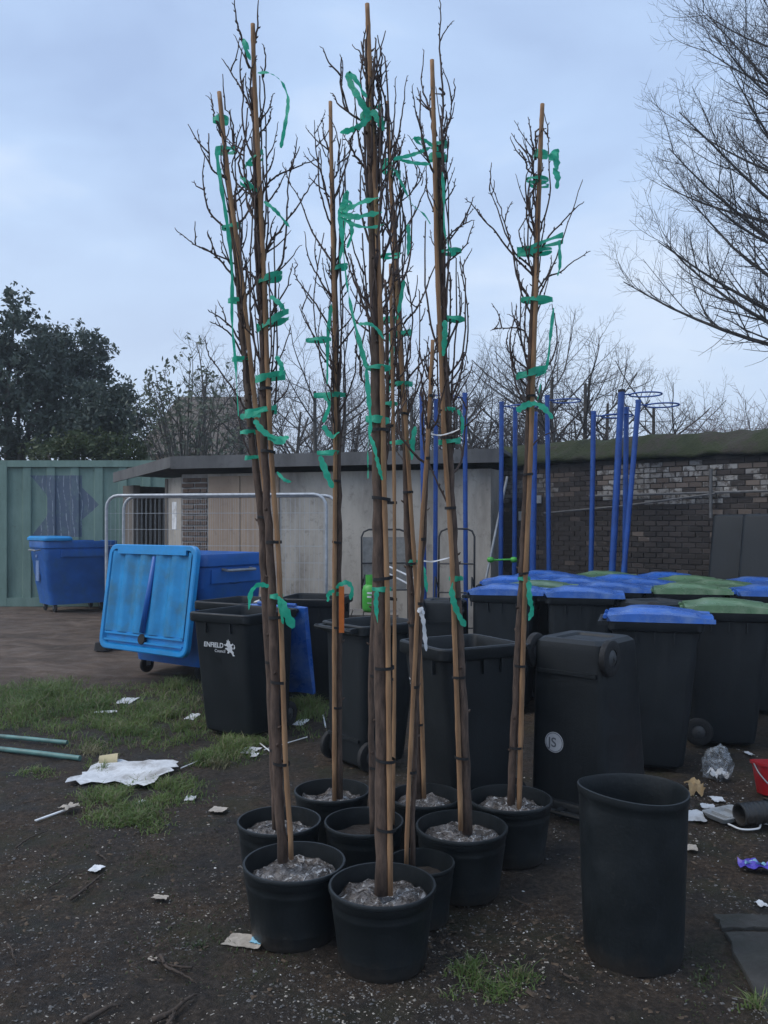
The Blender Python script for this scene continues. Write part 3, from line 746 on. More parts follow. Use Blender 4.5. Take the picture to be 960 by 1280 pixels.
# foreground and middle bins
E1, E1b = wheelie('charcoal wheelie bin with white ENFIELD Council emblem and blue lid hanging open', 'open wheelie bins', -1.10, 6.52, yaw_of(-.5, -.866), 'large', 'open', M_lidblue, M_binblack, tilt=9)
E2, _ = wheelie('open charcoal wheelie bin holding white paper, behind the ENFIELD bin', 'open wheelie bins', -1.27, 7.42, yaw_of(-.5, -.866), 'large', 'none', M_lidgrey, M_binblack)
wheelie('empty open charcoal wheelie bin between the paper filled bin and the fence', 'open wheelie bins', -.64, 7.78, yaw_of(-.2, -.98), 'large', 'none', M_lidgrey, M_binblack)
wheelie('open lidless charcoal wheelie bin showing both wheels behind the potted trees', 'open wheelie bins', -.08, 5.70, yaw_of(.78, .63), 'small', 'none', M_lidgrey, M_binblack, tuck=False)
Mb, Mbb = wheelie('open charcoal wheelie bin with pale rim and small white lion emblem behind potted trees', 'open wheelie bins', .43, 4.70, yaw_of(-.877, -.48), 'small', 'none', M_lidgrey, M_binblack)
JS, JSb = wheelie('upside down charcoal wheelie bin with round white sticker', 'upturned wheelie bins', 1.20, 4.84, yaw_of(.66, .75), 'medium', 'none', M_lidgrey, M_binblack, True, tuck=False)
FR = (.955, -.296)
wheelie('blue lidded wheelie bin beside the upside down bin with round sticker', 'closed wheelie bins', 1.85, 5.66, yaw_of(*FR), 'medium', 'closed', M_lidblue)
wheelie('green lidded wheelie bin with a clear plastic bag at its foot', 'closed wheelie bins', 2.58, 6.24, yaw_of(*FR), 'medium', 'closed', M_lidgreen, tuck=False)
wheelie('upside down charcoal wheelie bin hemmed in behind the front blue lidded bin', 'upturned wheelie bins', 2.2, 6.78, yaw_of(-.35, .94), 'tall', 'none', M_lidgrey, M_binblack, True)
wheelie('upside down charcoal wheelie bin beside the blue netball posts and trees', 'upturned wheelie bins', .55, 7.55, yaw_of(.2, .98), 'small', 'none', M_lidgrey, M_binblack, True)
BL, GR = M_lidblue, M_lidgreen
# packed rows: along the bins' fronts (f) and across (p)
fu, pu = Vector((.955, -.296, 0)), Vector((.296, .955, 0)); q00 = Vector((1.08, 7.35, 0))
field = [(0, 0, BL), (1, 0, BL), (0, 1, GR), (1, 1, BL), (2, 1, GR), (3, 1, BL), (0, 2, BL), (1, 2, BL), (2, 2, BL), (3, 2, GR), (0, 3, BL), (1, 3, BL), (2, 3, GR), (3, 3, BL), (0, 4, BL), (1, 4, GR), (2, 4, BL), (4, 1, GR)]
for i, (a_, b_, c) in enumerate(field):
    p = q00 + fu * (a_ * .665 + (0, .22, -.12, .3, .08)[b_]) + pu * (b_ * .60) + Vector((rng.uniform(-.02, .02), rng.uniform(-.02, .02), 0)); a = math.atan2(FR[1], FR[0]) + rng.uniform(-.09, .09)
    cn = 'blue' if c is BL else 'green'
    rowname = ('front row', 'second row', 'third row', 'fourth row', 'back row')[b_]
    wheelie(cn + ' lidded wheelie bin in the ' + rowname + ' of the packed bins before the brick wall', cn + ' lidded bins, ' + rowname, p.x, p.y, yaw_of(math.cos(a), math.sin(a)), 'tall', 'closed', c)
for px, d, in ((918, 9.15), (957, 8.7)):
    p = at(px, 656, d + .15); yy = yaw_of(-.72, -.69)
    wheelie('lower upside down slate bin of the tall nested stack by the brick wall', 'nested upturned bins by the wall', p.x, p.y, yy, 'small', 'none', M_lidgrey, M_binblack, True)
    wheelie('upper upside down slate bin of the tall nested stack by the brick wall', 'nested upturned bins by the wall, upper', p.x, p.y, yy, 'small', 'none', M_lidgrey, M_binblack, True, .79)
# writing on the bins
def text_mesh(name, txt, size, m, shear=0, depth=.0012, bold=0):
    c = bpy.data.curves.new(name, 'FONT'); c.body = txt; c.size = size; c.extrude = depth; c.shear = shear; c.align_x = 'LEFT'; c.offset = bold
    o = bpy.data.objects.new(name, c); COL.objects.link(o); dg = bpy.context.evaluated_depsgraph_get()
    me = bpy.data.meshes.new_from_object(o.evaluated_get(dg)); bpy.data.objects.remove(o); me.materials.clear(); me.materials.append(m); return me
LION = [[(0, 10), (3, 14), (2, 18), (5, 17), (7, 21), (9, 17), (12, 16), (11, 12), (14, 9), (19, 12), (20, 9), (15, 5), (18, 1), (16, -4), (20, -8), (19, -13), (23, -16), (17, -17), (14, -11), (9, -8), (5, -12), (1, -11), (4, -7), (0, -3), (-5, -2), (-1, 1), (4, 1), (1, 5), (-4, 5), (-7, 9), (-2, 8)],
        [(21, -2), (25, 2), (24, 8), (21, 11), (23, 5), (20, 1)]]
def emblem(parent, o, xdir, zdir, sc_, m):
    mb = MB()
    for pl in LION:
        vs = [o + xdir * (x * sc_) + zdir * (z * sc_) for x, z in pl]
        mb.add(vs, [tuple(range(len(vs)))])
    nn = xdir.cross(zdir)
    me = mb.build('council_emblem', m, parent)
M_print = mat('white bin print', (.62, .64, .66), .6, .12, 30)
s = SIZES['large']
def front_frame(size, z):
    s = SIZES[size]; by = -(s['dt'] - s['db']) / 2 * .55; t = (z - .05) / (s['hr'] - .12)
    yf = lambda zz: (by * (1 - (zz - .05) / (s['hr'] - .12))) + (s['db'] + (s['dt'] - .05 - s['db']) * (zz - .05) / (s['hr'] - .12)) / 2
    return yf(z), math.atan2(yf(z + .1) - yf(z), .1)
yf, tl = front_frame('large', .70)
zd = Vector((0, math.sin(tl), math.cos(tl))); xd = Vector((-1, 0, 0)); o0 = Vector((.16, yf + .004, .69))
for txt, sz, dx, dz, bd in (('ENFIELD', .052, 0, 0, .0012), ('Council', .034, .105, -.037, .0)):
    me = text_mesh('lettering', txt, sz, M_print, .18 if sz > .04 else .1, .0008, bd)
    mm = Matrix((( -1, 0, 0, 0), (0, zd.y, 1, 0), (0, zd.z, 0, 0), (0, 0, 0, 1)))
    ob = obj('lettering', me, E1b); base = o0 + xd * dx + zd * dz
    ob.matrix_local = Matrix.Translation(base) @ Matrix(((-1, 0, 0), (0, math.sin(tl), math.cos(tl)), (0, math.cos(tl), -math.sin(tl)))).to_4x4()
emblem(E1b, o0 + xd * .225 + zd * .0, xd, zd, .0034, M_print)
yf, tl = front_frame('small', .70); zd = Vector((0, math.sin(tl), math.cos(tl)))
emblem(Mbb, Vector((.15, yf + .004, .72)), xd, zd, .0032, M_print)
# round sticker on the upturned bin's back face (local -Y)
s = SIZES['medium']; byl = -(s['dt'] - s['db']) / 2 * .55
def yback(z): t = (z - .05) / (s['hr'] - .12); return byl * (1 - t) - (s['db'] + (s['dt'] - .05 - s['db']) * t) / 2
zs = .60; ya = math.atan2(yback(zs + .1) - yback(zs), .1)
fr = Matrix(((-1, 0, 0), (0, -math.sin(ya), -math.cos(ya)), (0, -math.cos(ya), math.sin(ya)))).to_4x4()   # x left, y down, z outwards (bin is upside down)
mb = MB(); mb.lathe([(.058, 0), (.058, .0015)], 28); st = mb.build('round_sticker', mat('grey white sticker', (.45, .47, .5), .5, .1, 20), JSb)
st.matrix_local = Matrix.Translation(Vector((.075, yback(.60) - .002, .60))) @ fr
me = text_mesh('lettering', 'JS', .075, mat('sticker print', (.12, .13, .15), .6), 0, .0006, .001); ob = obj('lettering', me, st)
ob.location = (-.038, -.026, .0022)
mb = MB(); mb.lathe([(.054, .0016), (.054, .0022), (.050, .0022), (.050, .0016)], 28, closed=True); mb.build('sticker_ring', MATS['sticker print'], st)

# ------------------------------------------------------------------ four wheeled containers
def skip_bin(label, x, y, yaw, lidopen, openlid_label=None):
    t = thing('wheeled_container', label, 'waste container', (x, y, 0), (0, 0, yaw), 'four wheeled blue waste containers')
    mb = MB(); zz = [(.15, 1.06, .70), (.30, 1.10, .73), (.34, 1.12, .74), (.5, 1.17, .79), (.52, 1.185, .805), (.7, 1.215, .835), (.72, 1.235, .85), (.95, 1.27, .89), (.97, 1.29, .905), (1.18, 1.32, .93), (1.20, 1.36, .97), (1.30, 1.37, .98), (1.32, 1.36, .97), (1.32, 1.29, .90), (1.25, 1.27, .88), (.45, 1.1, .72)]
    mb.loft([rrect(w, d, .09, z) for z, w, d in zz]); bo = mb.build('body', M_blueskip, t, True, 25)
    mb = MB(); mb.box((.0, -.473, 1.09), (.8, .03, .13)); mb.box((0, -.492, 1.09), (.72, .01, .09)); mb.build('raised_panel', M_blueskip, bo)
    mb = MB(); mb.lathe([(.1, -.006), (.115, 0), (.1, .006), (.085, 0)], 24, 'z', closed=True); ov_ = mb.build('oval_badge', M_blueskip, bo, True, loc=(.655, .0, 1.09), rot=(math.radians(90), 0, math.radians(90))); ov_.scale = (1.6, .75, 1)
    mb = MB(); mb.box((.66, 0, 1.09), (.02, .7, .14)); mb.build('raised_panel', M_blueskip, bo)
    for sx in (-1, 1):
        mb = MB(); mb.tube([(sx * .67, -.2, 1.16), (sx * .75, -.2, 1.15), (sx * .75, .2, 1.15), (sx * .67, .2, 1.16)], .016, 6); mb.build('side_handle', M_galv, t)
    for sx in (-1, 1):
        for sy in (-1, 1):
            c = Vector((sx * .43, sy * .27, .09)); mb = MB()
            for k in (-1, 1): mb.box(c + Vector((k * .03, 0, .06)), (.008, .05, .14))
            mb.box(c + Vector((0, 0, .125)), (.09, .1, .03)); f = mb.build('caster', M_galv, t)
            mb = MB(); mb.lathe([(.03, -.02), (.08, -.02), (.09, -.01), (.09, .01), (.08, .02), (.03, .02)], 16, 'x', c=c, closed=True); mb.build('caster_wheel', M_rub, f, True, 40)
            mb = MB(); mb.lathe([(.032, -.018), (.032, .018)], 10, 'x', c=c); mb.build('caster_hub', M_hub, f)
    return t, bo
e2 = Vector((.82, -.572, 0)); n2 = Vector((-.572, -.82, 0))
c2 = Vector((-2.10, 9.08, 0)); yaw2 = math.atan2(e2.y, e2.x)
S2, S2b = skip_bin('blue four wheeled waste container with its bright blue lid hanging down in front', c2.x, c2.y, yaw2, True)
# hanging lid (inner side outwards): local frame of container, front = -Y
th = math.radians(8)
LW, LH = 1.36, 1.10
lroot = obj('lid', None, S2, (-.03, -.58, 1.40), (-th, 0, 0)); lroot.empty_display_size = .1
lroot.rotation_euler = (-th, 0, 0)
mb = MB()
def P3(x, z, y): return Vector((x, y, z))
def vr(w, h, r, y, cz): return [Vector((p.x, y, p.y + cz)) for p in rrect(w, h, r, 0)]
cz = -LH / 2
mb.loft([vr(LW - .04, LH - .04, .08, .03, cz), vr(LW, LH, .1, .015, cz), vr(LW, LH, .1, -.03, cz), vr(LW - .02, LH - .02, .1, -.04, cz), vr(LW - .10, LH - .10, .07, -.04, cz), vr(LW - .14, LH - .13, .06, .0, cz)])
bpy.data.objects.remove(lroot)
lid2 = mb.build('lid', M_cyan, S2, True, 30, (.10, -.60, 1.41), (-th, 0, 0))
mb = MB(); mb.sheet([[Vector((-LW / 2 + .072 + i * (LW - .144) / 30, -.002 - .032 * max(0, min(1, .5 + 1.1 * math.cos(i * 2 * math.pi / 6))), -.07 - j * (LH - .26) / 6)) for i in range(31)] for j in range(7)]); mb.build('ribbed_panel', M_cyandirt, lid2, True)
mb = MB(); mb.tube([(.05, -.02, -.12), (-.02, -.025, -LH + .2)], .028, 8); mb.build('centre_rib', M_blueskip, lid2, True)
for zz in (-LH + .17, -LH + .10):
    mb = MB(); mb.box((0, -.02, zz), (LW - .16, .03, .018)); mb.build('cross_rib', M_cyan, lid2)
mb = MB(); mb.box((0, -.03, -.075), (LW - .3, .03, .05)); mb.build('grip_rail', M_cyan, lid2)
mb = MB(); mb.lathe([(.012, -.02), (.05, -.02), (.055, .0), (.05, .01)], 16, 'z', fn=None); lk = mb.build('lock', M_black, lid2, True, 40, (0, -.035, -LH + .135), (math.radians(90), 0, 0))
e1 = Vector((.77, .64, 0)); n1_ = Vector((.64, -.77, 0))
N1 = Vector((-6.1, 15.0, 0)); c1 = N1 + e1 * .62 - n1_ * .44
S1, S1b = skip_bin('blue four wheeled waste container with half lid in front of green shipping container', c1.x, c1.y, math.atan2(e1.y, e1.x), False)
mb = MB(); mb.loft([rrect(.50, 1.02, .08, 1.325, -.44, 0), rrect(.54, 1.06, .09, 1.335, -.44, 0), rrect(.54, 1.06, .09, 1.375, -.44, 0), rrect(.46, .98, .08, 1.41, -.44, 0)]); mb.build('lid', M_cyan, S1, True, 30)
for (xx, zz, ww_, hh) in ((-.648, 1.06, .09, .05), (-.628, .80, .17, .40)):
    mb = MB(); mb.box((xx, .08, zz - .02), (.02, ww_, hh)); mb.build('sticker', mat('faded sticker', (.16, .25, .45), .6, .2, 30), S1b)

# ------------------------------------------------------------------ mesh fence panels
def heras(label, p, q, ztop, lean, group):
    d = (q - p); L = d.length; yaw = math.atan2(d.y, d.x); t = thing('fence_panel', label, 'fence', p, (lean, 0, yaw), group)
    path = [(0, 0, .0), (0, 0, 1), (0, 0, ztop - .16)] + [(.16 - .16 * math.cos(a), 0, ztop - .16 + .16 * math.sin(a)) for a in (.4, .8, 1.2, 1.57)] + [(L - .16, 0, ztop)] + [(L - .16 + .16 * math.sin(a), 0, ztop - .16 + .16 * math.cos(a)) for a in (.4, .8, 1.2, 1.57)] + [(L, 0, 1), (L, 0, 0)]
    mb = MB(); mb.tube(path, .021, 8); mb.build('frame', M_fence, t, True)
    mb = MB(); mb.tube([(0, 0, .18), (L, 0, .18)], .016, 6); mb.build('bottom_rail', M_fence, t)
    mb = MB(); x = .06
    while x < L: mb.tube([(x, .004, .18), (x, .004, ztop - .03)], .0016, 3, False); x += .062
    z = .3
    while z < ztop: mb.tube([(.02, -.003, z), (L - .02, -.003, z)], .0018, 3, False); z += .21
    o = mb.build('wire_mesh', M_fence, t); o['kind'] = 'stuff'
    for x in (0, L):
        mb = MB(); mb.loft([rrect(.2, .36, .05, 0, x), rrect(.18, .33, .05, .10, x)]); mb.build('foot_block', M_rub, t)
pF = Vector((-3.62, 10.8, 0)); qF = Vector((-.72, 10.3, 0))
heras('front galvanised mesh fence panel standing before the shed', pF, qF, 2.0, 0, 'mesh fence panels')
heras('rear galvanised mesh fence panel doubled up behind the front one', pF + Vector((.16, .16, 0)), qF + Vector((.12, .17, 0)), 1.99, math.radians(-1), 'mesh fence panels')

# ------------------------------------------------------------------ netball posts
posts = [(527, 493, 530, 11.0, None), (545, 503, 544, 11.1, None), (581, 494, 582, 10.9, 180), (627, 505, 626, 11.0, 5), (644, 512, 643, 11.2, None), (668, 518, 666, 10.5, None), (684, 497, 686, 10.9, 20), (742, 517, 739, 10.3, 0), (777, 490, 766, 10.0, 0), (783, 512, 781, 10.15, None), (798, 503, 781, 9.75, 5)]
for i, (px, py, pb, d, ring) in enumerate(posts):
    tp = at(px, py, d); bp = at(pb, 700, d); dirx = (bp.x - tp.x) / (bp.z - tp.z); base = Vector((tp.x - dirx * tp.z, d, 0))
    lab = 'tall blue steel netball post with hoop standing by the wall' if ring is not None else 'tall blue steel netball post without hoop standing by the wall'
    own = {777: 'thick blue netball post with black cap, hoop and slight lean by the brick wall', 668: 'thick blue netball post without hoop by the brick wall', 581: 'blue netball post with hoop in front of the rendered shed wall', 798: 'most tilted blue netball post, its hoop level, by the brick wall', 527: 'blue netball post without hoop behind the sapling trunks at the shed', 545: 'blue netball post without hoop beside the bare chair frame at the shed', 627: 'blue netball post with hoop at the shed end by the leaning pole'}
    lab = own.get(px, lab)
    t = thing('netball_post', lab, 'netball post', base, group='netball posts ' + ('with hoops' if ring is not None else 'without hoops'))
    tl_ = tp - base; mb = MB(); rr = .040 if px in (668, 777) else .031
    mb.tube([(0, 0, .03), tl_ * .5, tl_], rr, 10); mb.build('pole', M_bluepole, t, True, 40)
    mb = MB(); mb.tube([tl_, tl_ + Vector((0, 0, .03))], rr * 1.12, 10); mb.build('pole_cap', M_black if px == 777 else M_bluepole, t)
    mb = MB(); mb.box((0, .0, .02), (.5, .07, .04)); mb.box((0, .16, .022), (.07, .3, .044)); mb.build('base', M_bluepole, t)
    if ring is not None:
        a = math.radians(ring); dr = Vector((math.cos(a), math.sin(a), 0)); c = tl_ + dr * .29 + Vector((0, 0, -.03))
        mb = MB(); mb.tube([c + Vector((math.cos(k * .2618) * .19, math.sin(k * .2618) * .19, 0)) for k in range(25)], .010, 6, False); mb.build('hoop', M_bluepole, t, True)
        mb = MB(); mb.tube([tl_ + Vector((0, 0, -.03)), tl_ + dr * .11 + Vector((0, 0, -.03))], .010, 6); mb.build('hoop_arm', M_bluepole, t)

# ------------------------------------------------------------------ potted saplings
def pot_part(t, r, h, seed, film=True):
    n = 36; mb = MB(); k = r / .2; R = random.Random(seed)
    w1, p1 = R.uniform(.0, .012), R.uniform(0, 6)
    def wob(p, a):
        f = 1 + w1 * math.sin(2 * a + p1) * (p.z / h); return Vector((p.x * f, p.y * f, p.z))
    mb.lathe([(.0 + .12 * r / .2, 0), (r * .80, .002), (r * .82, .012), (r * .835, .02), (r * .84, .05), (r * .845, .054), (r * .847, .06), (r * .846, .066), (r * .938, h - .082), (r * .943, h - .078), (r * .944, h - .07), (r * .942, h - .066), (r * .946, h - .052), (r * .955, h - .045), (r * .965, h - .042), (r * .97, h - .02), (r * 1.0, h - .016), (r * 1.008, h - .006), (r * .995, h), (r * .955, h), (r * .945, h - .012), (r * .925, h - .09), (r * .3, h - .1)], n, fn=wob)
    po = mb.build('pot', M_pot, t, True, 40)
    mb = MB(); rows = []; lev = h - (.062 if film else .075)
    for i in range(13):
        rr = r * .905 * i / 12; ring = []
        for j in range(n + 1):
            a = 2 * math.pi * j / n; x, y = rr * math.cos(a), rr * math.sin(a)
            z = lev + noise.fractal(Vector((x * 13 + seed * 3.3, y * 13, seed)), 1, 2, 4) * (.028 if film else .014) * (1 if i < 12 else .3)
            if film: z += .010 * (1 - i / 12) + abs(noise.noise(Vector((x * 30, y * 30, seed)))) * .02 * (1 if i < 12 else 0)
            z = min(z, h + .03)
            f = 1 + w1 * math.sin(2 * a + p1)
            ring.append(Vector((x * f, y * f, z - (.012 if i == 12 else 0))))
        rows.append(ring)
    mb.sheet(rows); mb.build('plastic_cover' if film else 'soil', M_film if film else M_soil, t, film)
    return po
def limb(mb, pts, r0, r1, R, n=5, buds=True, nodes=5):
    pts = catmull(pts, nodes); k = len(pts)
    pts = [p + Vector((R.gauss(0, .0016), R.gauss(0, .0016), R.gauss(0, .001))) if 0 < i < k - 1 else p for i, p in enumerate(pts)]
    mb.tube(pts, [r0 + (r1 - r0) * i / (k - 1) for i in range(k)], n)
    if buds:
        for i in range(2, k):
            if R.random() < .6:
                d = (pts[i] - pts[i - 1]).normalized(); sd_ = d.orthogonal().normalized(); sd_.rotate(Matrix.Rotation(R.uniform(0, 6.28), 3, d))
                rr = r0 + (r1 - r0) * i / (k - 1); q = pts[i] + sd_ * rr * .6; L = R.uniform(.008, .016)
                mb.tube([q, q + (sd_ * .8 + d).normalized() * L * .6, q + (sd_ * .6 + d).normalized() * L], [rr * .75, rr * .8, rr * .2], 4)
def strip(pts, width, twist=0, ph=0, n=6):
    pts = catmull(pts, n); k = len(pts); g_ = [[], []]
    for i, p in enumerate(pts):
        t_ = (pts[min(i + 1, k - 1)] - pts[max(i - 1, 0)]).normalized()
        view = Vector((0, -1, 0)); w = t_.cross(view)
        if w.length < .15: w = Vector((0, 0, 1))
        w.normalize(); nn = w.cross(t_).normalized(); a = ph + twist * 1.5 * i / (k - 1) + .35 * math.sin(i * .8 + ph * 9)
        w = w * math.cos(a) + nn * math.sin(a); wd_ = width * (1.06 + .22 * math.sin(i * 1.9 + ph * 20)) * (1 if 0 < i < k - 1 else .4)
        g_[0].append(p - w * wd_ / 2); g_[1].append(p + w * wd_ / 2)
    mb = MB(); mb.sheet(g_); return mb
def sapling(label, px, d, r, h, trunk, cane, rt, rc, branches, nauto, auto_y, ribbons, seed, film=True, dark=False):
    X = (px - 480) / FPX * d; R = random.Random(seed); base = Vector((X, d, -.012))
    t = thing('potted_sapling', label, 'potted tree', base, group='staked saplings in black pots')
    def L(p, dy=0): return at(p[0], p[1], d + dy) - base
    def Lp(ps, dy=0): return [L(p, dy) for p in ps]
    pot_part(t, r, h, seed, film)
    tp = catmull(Lp(trunk), 7); tp = [p + Vector((R.gauss(0, .002), R.gauss(0, .003), 0)) for p in tp]; k = len(tp)
    tp[0] = tp[0] + Vector((0, 0, -.05))
    mb = MB(); rad = [rt * (1.12 if i == 0 else 1) * (1 - .58 * (i / (k - 1)) ** 1.3) * R.uniform(.94, 1.06) for i in range(k)]; mb.tube(tp, rad, 12)
    for _ in range(16):
        i = R.randint(3, k - 2); a = R.uniform(0, 6.28); q = tp[i] + Vector((math.cos(a), math.sin(a), 0)) * rad[i] * .85
        mb.tube([q, q + Vector((math.cos(a), math.sin(a), .5)) * .008, q + Vector((math.cos(a), math.sin(a), .8)) * .014], [rad[i] * .35, rad[i] * .3, .001], 6)
    mb.build('trunk', M_bark, t, True)
    # cane with nodes
    cp_ = catmull(Lp(cane, -.012 - rt * .4), 10); cp_[0] = cp_[0] + Vector((0, 0, -.05)); rad = []
    for i in range(len(cp_)): rad.append(rc * (1.13 if i % 5 == 2 else 1) * (1 - .15 * i / len(cp_)))
    mb = MB(); mb.tube(cp_, rad, 10); ca = mb.build('cane', M_cane, t, True)
    def trunk_at(py):
        for (a, b2) in zip(trunk, trunk[1:]):
            if b2[1] <= py <= a[1]:
                f = (a[1] - py) / (a[1] - b2[1]); return a[0] + (b2[0] - a[0]) * f
        return trunk[-1][0]
    def cane_at(py):
        for (a, b2) in zip(cane, cane[1:]):
            if b2[1] <= py <= a[1]:
                f = (a[1] - py) / (a[1] - b2[1]); return a[0] + (b2[0] - a[0]) * f
        return cane[-1][0]
    # black ties
    py = trunk[0][1] - R.uniform(60, 110)
    while py > 480:
        tx, cx = trunk_at(py), cane_at(py); c = (L((tx, py)) + L((cx, py), -.012)) / 2; hw = abs(tx - cx) / 2 / FPX * d + rt * .85
        mb = MB(); tz = R.uniform(-.15, .15); rows = [[], []]
        for q in range(17):
            a = 2 * math.pi * q / 16; pnt = c + Vector((math.cos(a) * hw, math.sin(a) * (rt + .012), math.cos(a) * hw * tz))
            rows[0].append(pnt + Vector((0, 0, -.006))); rows[1].append(pnt + Vector((0, 0, .006)))
        mb.sheet(rows); mb.build('rubber_tie', M_rub, t, True); py -= R.uniform(75, 130)
    for br in branches:
        y0_ = min(br[0][1] + 28, trunk[0][1]); tx_ = trunk_at(y0_)
        if abs(br[0][0] - trunk_at(br[0][1])) > 5: br = [(tx_, y0_)] + list(br)
        mb = MB(); dy = R.uniform(-.06, .06); pp = [L(p, dy * i / max(1, len(br) - 1)) for i, p in enumerate(br)]
        limb(mb, pp,   .0056 if len(br) > 2 else .0045, .0020, R); 
        for _ in range(R.randint(0, 2)):
            i = R.randint(1, len(pp) - 1); q = pp[i].lerp(pp[i - 1], R.random()); en = q + Vector((R.uniform(-.06, .06), R.uniform(-.05, .05), R.uniform(.05, .14))); limb(mb, [q, q.lerp(en, .5) + Vector((R.uniform(-.015, .015), 0, 0)), en], .0036, .0018, R, 4, True, 3)
        mb.build('branch', M_branch, t, True)
    y0, y1 = auto_y
    for k_ in range(nauto):
        py = y0 + (y1 - y0) * (k_ + R.random()) / nauto; tx = trunk_at(py); s0 = L((tx, py)); az = R.uniform(0, 6.283)
        o_ = Vector((math.cos(az), math.sin(az) * .8, 0)); sp = R.choice((.018, .024, .03, .04, .055, .09)) * R.uniform(.8, 1.2); ln = min(R.uniform(.22, .72), max(.1, (py - cane[-1][1] - 45) / FPX * d * R.uniform(.75, 1)))
        mid = s0 + o_ * sp * R.uniform(.7, .95) + Vector((R.gauss(0, .003), 0, ln * .2)); m2 = s0 + o_ * sp * R.uniform(1.0, 1.35) + Vector((R.gauss(0, .005), R.gauss(0, .005), ln * .55)); lean = (L((trunk_at(py - 120), py - 120)) - s0); lean.z = 0
        tip = s0 + o_ * sp * R.uniform(.5, 1.5) + Vector((R.gauss(0, .012), R.gauss(0, .012), ln)) + lean * .6
        mb = MB(); r0 = R.uniform(.0036, .0062) * (.9 if ln < .3 else 1.05)
        limb(mb, [s0, mid, m2, tip], r0, .0028, R, 5, True, 4)
        for _ in range(R.randint(0, 3)):
            q = m2.lerp(tip, R.uniform(-.5, .8)) if R.random() < .6 else mid; en = q + o_ * R.uniform(-.02, .09) + Vector((R.gauss(0, .03), R.gauss(0, .03), R.uniform(.06, .2)))
            limb(mb, [q, q.lerp(en, .5) + o_ * .012, en], .0038, .0018, R, 4, True, 3)
        mb.build('branch', M_branch, t, True)
    for rb in ribbons:
        kind = rb[0]
        if kind == 'w':       # wrap: px,py,half width px,tilt deg,width m
            _, x, y, hw, tilt, wd_ = rb; c = L((x, y)); hx = hw / FPX * d; hy = min(max(hx * .6, rt * .8 + .01), .032); tt = math.tan(math.radians(tilt)); rows = [[], []]
            jit = R.uniform(0, 6)
            for q in range(29):
                a = 2 * math.pi * q / 28; x_ = math.cos(a) * hx; pnt = c + Vector((x_, math.sin(a) * hy, x_ * tt * (1 if math.sin(a) < 0 else .4)))
                ww2 = wd_ * (.95 + .22 * math.sin(a * 2 + jit) + .14 * math.sin(a * 5 + jit * 2))
                fl = math.sin(3 * a + jit) * .005
                rows[0].append(pnt + Vector((0, fl, -ww2 / 2))); rows[1].append(pnt + Vector((0, -fl, ww2 / 2)))
            mb = MB(); mb.sheet(rows); mb.build('ribbon', M_ribbon, t, True)
        elif kind == 's':     # strip: points, width, twist
            _, ps, wd_, tw_ = rb; dy = -.03 - rt
            mb = strip([L(p, dy - .012 * math.sin(i * 1.7)) for i, p in enumerate(ps)], wd_, tw_, R.uniform(-.2, .2)); mb.build('ribbon', M_ribbon, t, True)
        elif kind == 'x':     # white tie strip
            _, ps, wd_, tw_ = rb; mb = strip([L(p, -.035 - rt) for p in ps], wd_, tw_, .1); mb.build('white_tie', M_tape_white, t, True)
    return t, L

W_, S_ = 'w', 's'
sapling('thick trunked sapling in wide black pot with film, tallest cane and bow of green tape', 478, 3.10, .200, .29,
    [(478, 1100), (477, 900), (474, 740), (472, 600), (470, 480), (466, 300), (462, 150), (459, 50)],
    [(488, 1102), (486, 900), (484, 740), (480, 600), (477, 440), (470, 250), (463, 100), (459, 5)], .027, .0105,
    [[(466, 260), (455, 200), (448, 175), (443, 120)], [(464, 220), (445, 195), (437, 180), (440, 172)], [(462, 110), (470, 95), (477, 130), (479, 170)], [(468, 215), (476, 190), (478, 140), (470, 105)], [(463, 85), (452, 78)], [(470, 330), (455, 280), (450, 240), (452, 200)], [(471, 420), (450, 370), (436, 330), (430, 310)], [(472, 400), (448, 360), (438, 318)]], 26, (520, 120),
    [(S_, [(462, 146), (450, 125), (438, 104), (436, 90), (446, 102), (458, 122)], .022, .6), (S_, [(463, 144), (452, 156), (440, 162), (425, 166)], .02, .9), (S_, [(464, 138), (474, 150), (479, 163)], .026, .3), (W_, 463, 142, 13, 25, .022),
     (S_, [(424, 263), (438, 259), (455, 252), (476, 246)], .02, .5), (S_, [(424, 268), (445, 271), (462, 268), (478, 265)], .022, .4), (S_, [(424, 264), (432, 252), (438, 256), (428, 268)], .02, .5), (S_, [(426, 272), (446, 282), (466, 284), (480, 280)], .013, .5), (S_, [(436, 272), (440, 290), (434, 310)], .014, .6), (S_, [(424, 262), (427, 290), (433, 350), (440, 390), (450, 430), (458, 460)], .017, 2.2), (S_, [(458, 462), (461, 500), (463, 530), (460, 560), (460, 598)], .017, 1.2), (S_, [(470, 570), (474, 585), (478, 600)], .013, .5),
     (S_, [(462, 545), (468, 560), (474, 588)], .014, .7), (W_, 473, 460, 16, 0, .014), (W_, 472, 525, 15, -5, .024), (S_, [(448, 405), (462, 405), (472, 412), (480, 424)], .012, .4),
     (W_, 477, 736, 12, 0, .016), (S_, [(471, 738), (470, 755), (472, 778)], .016, .8)], 101)
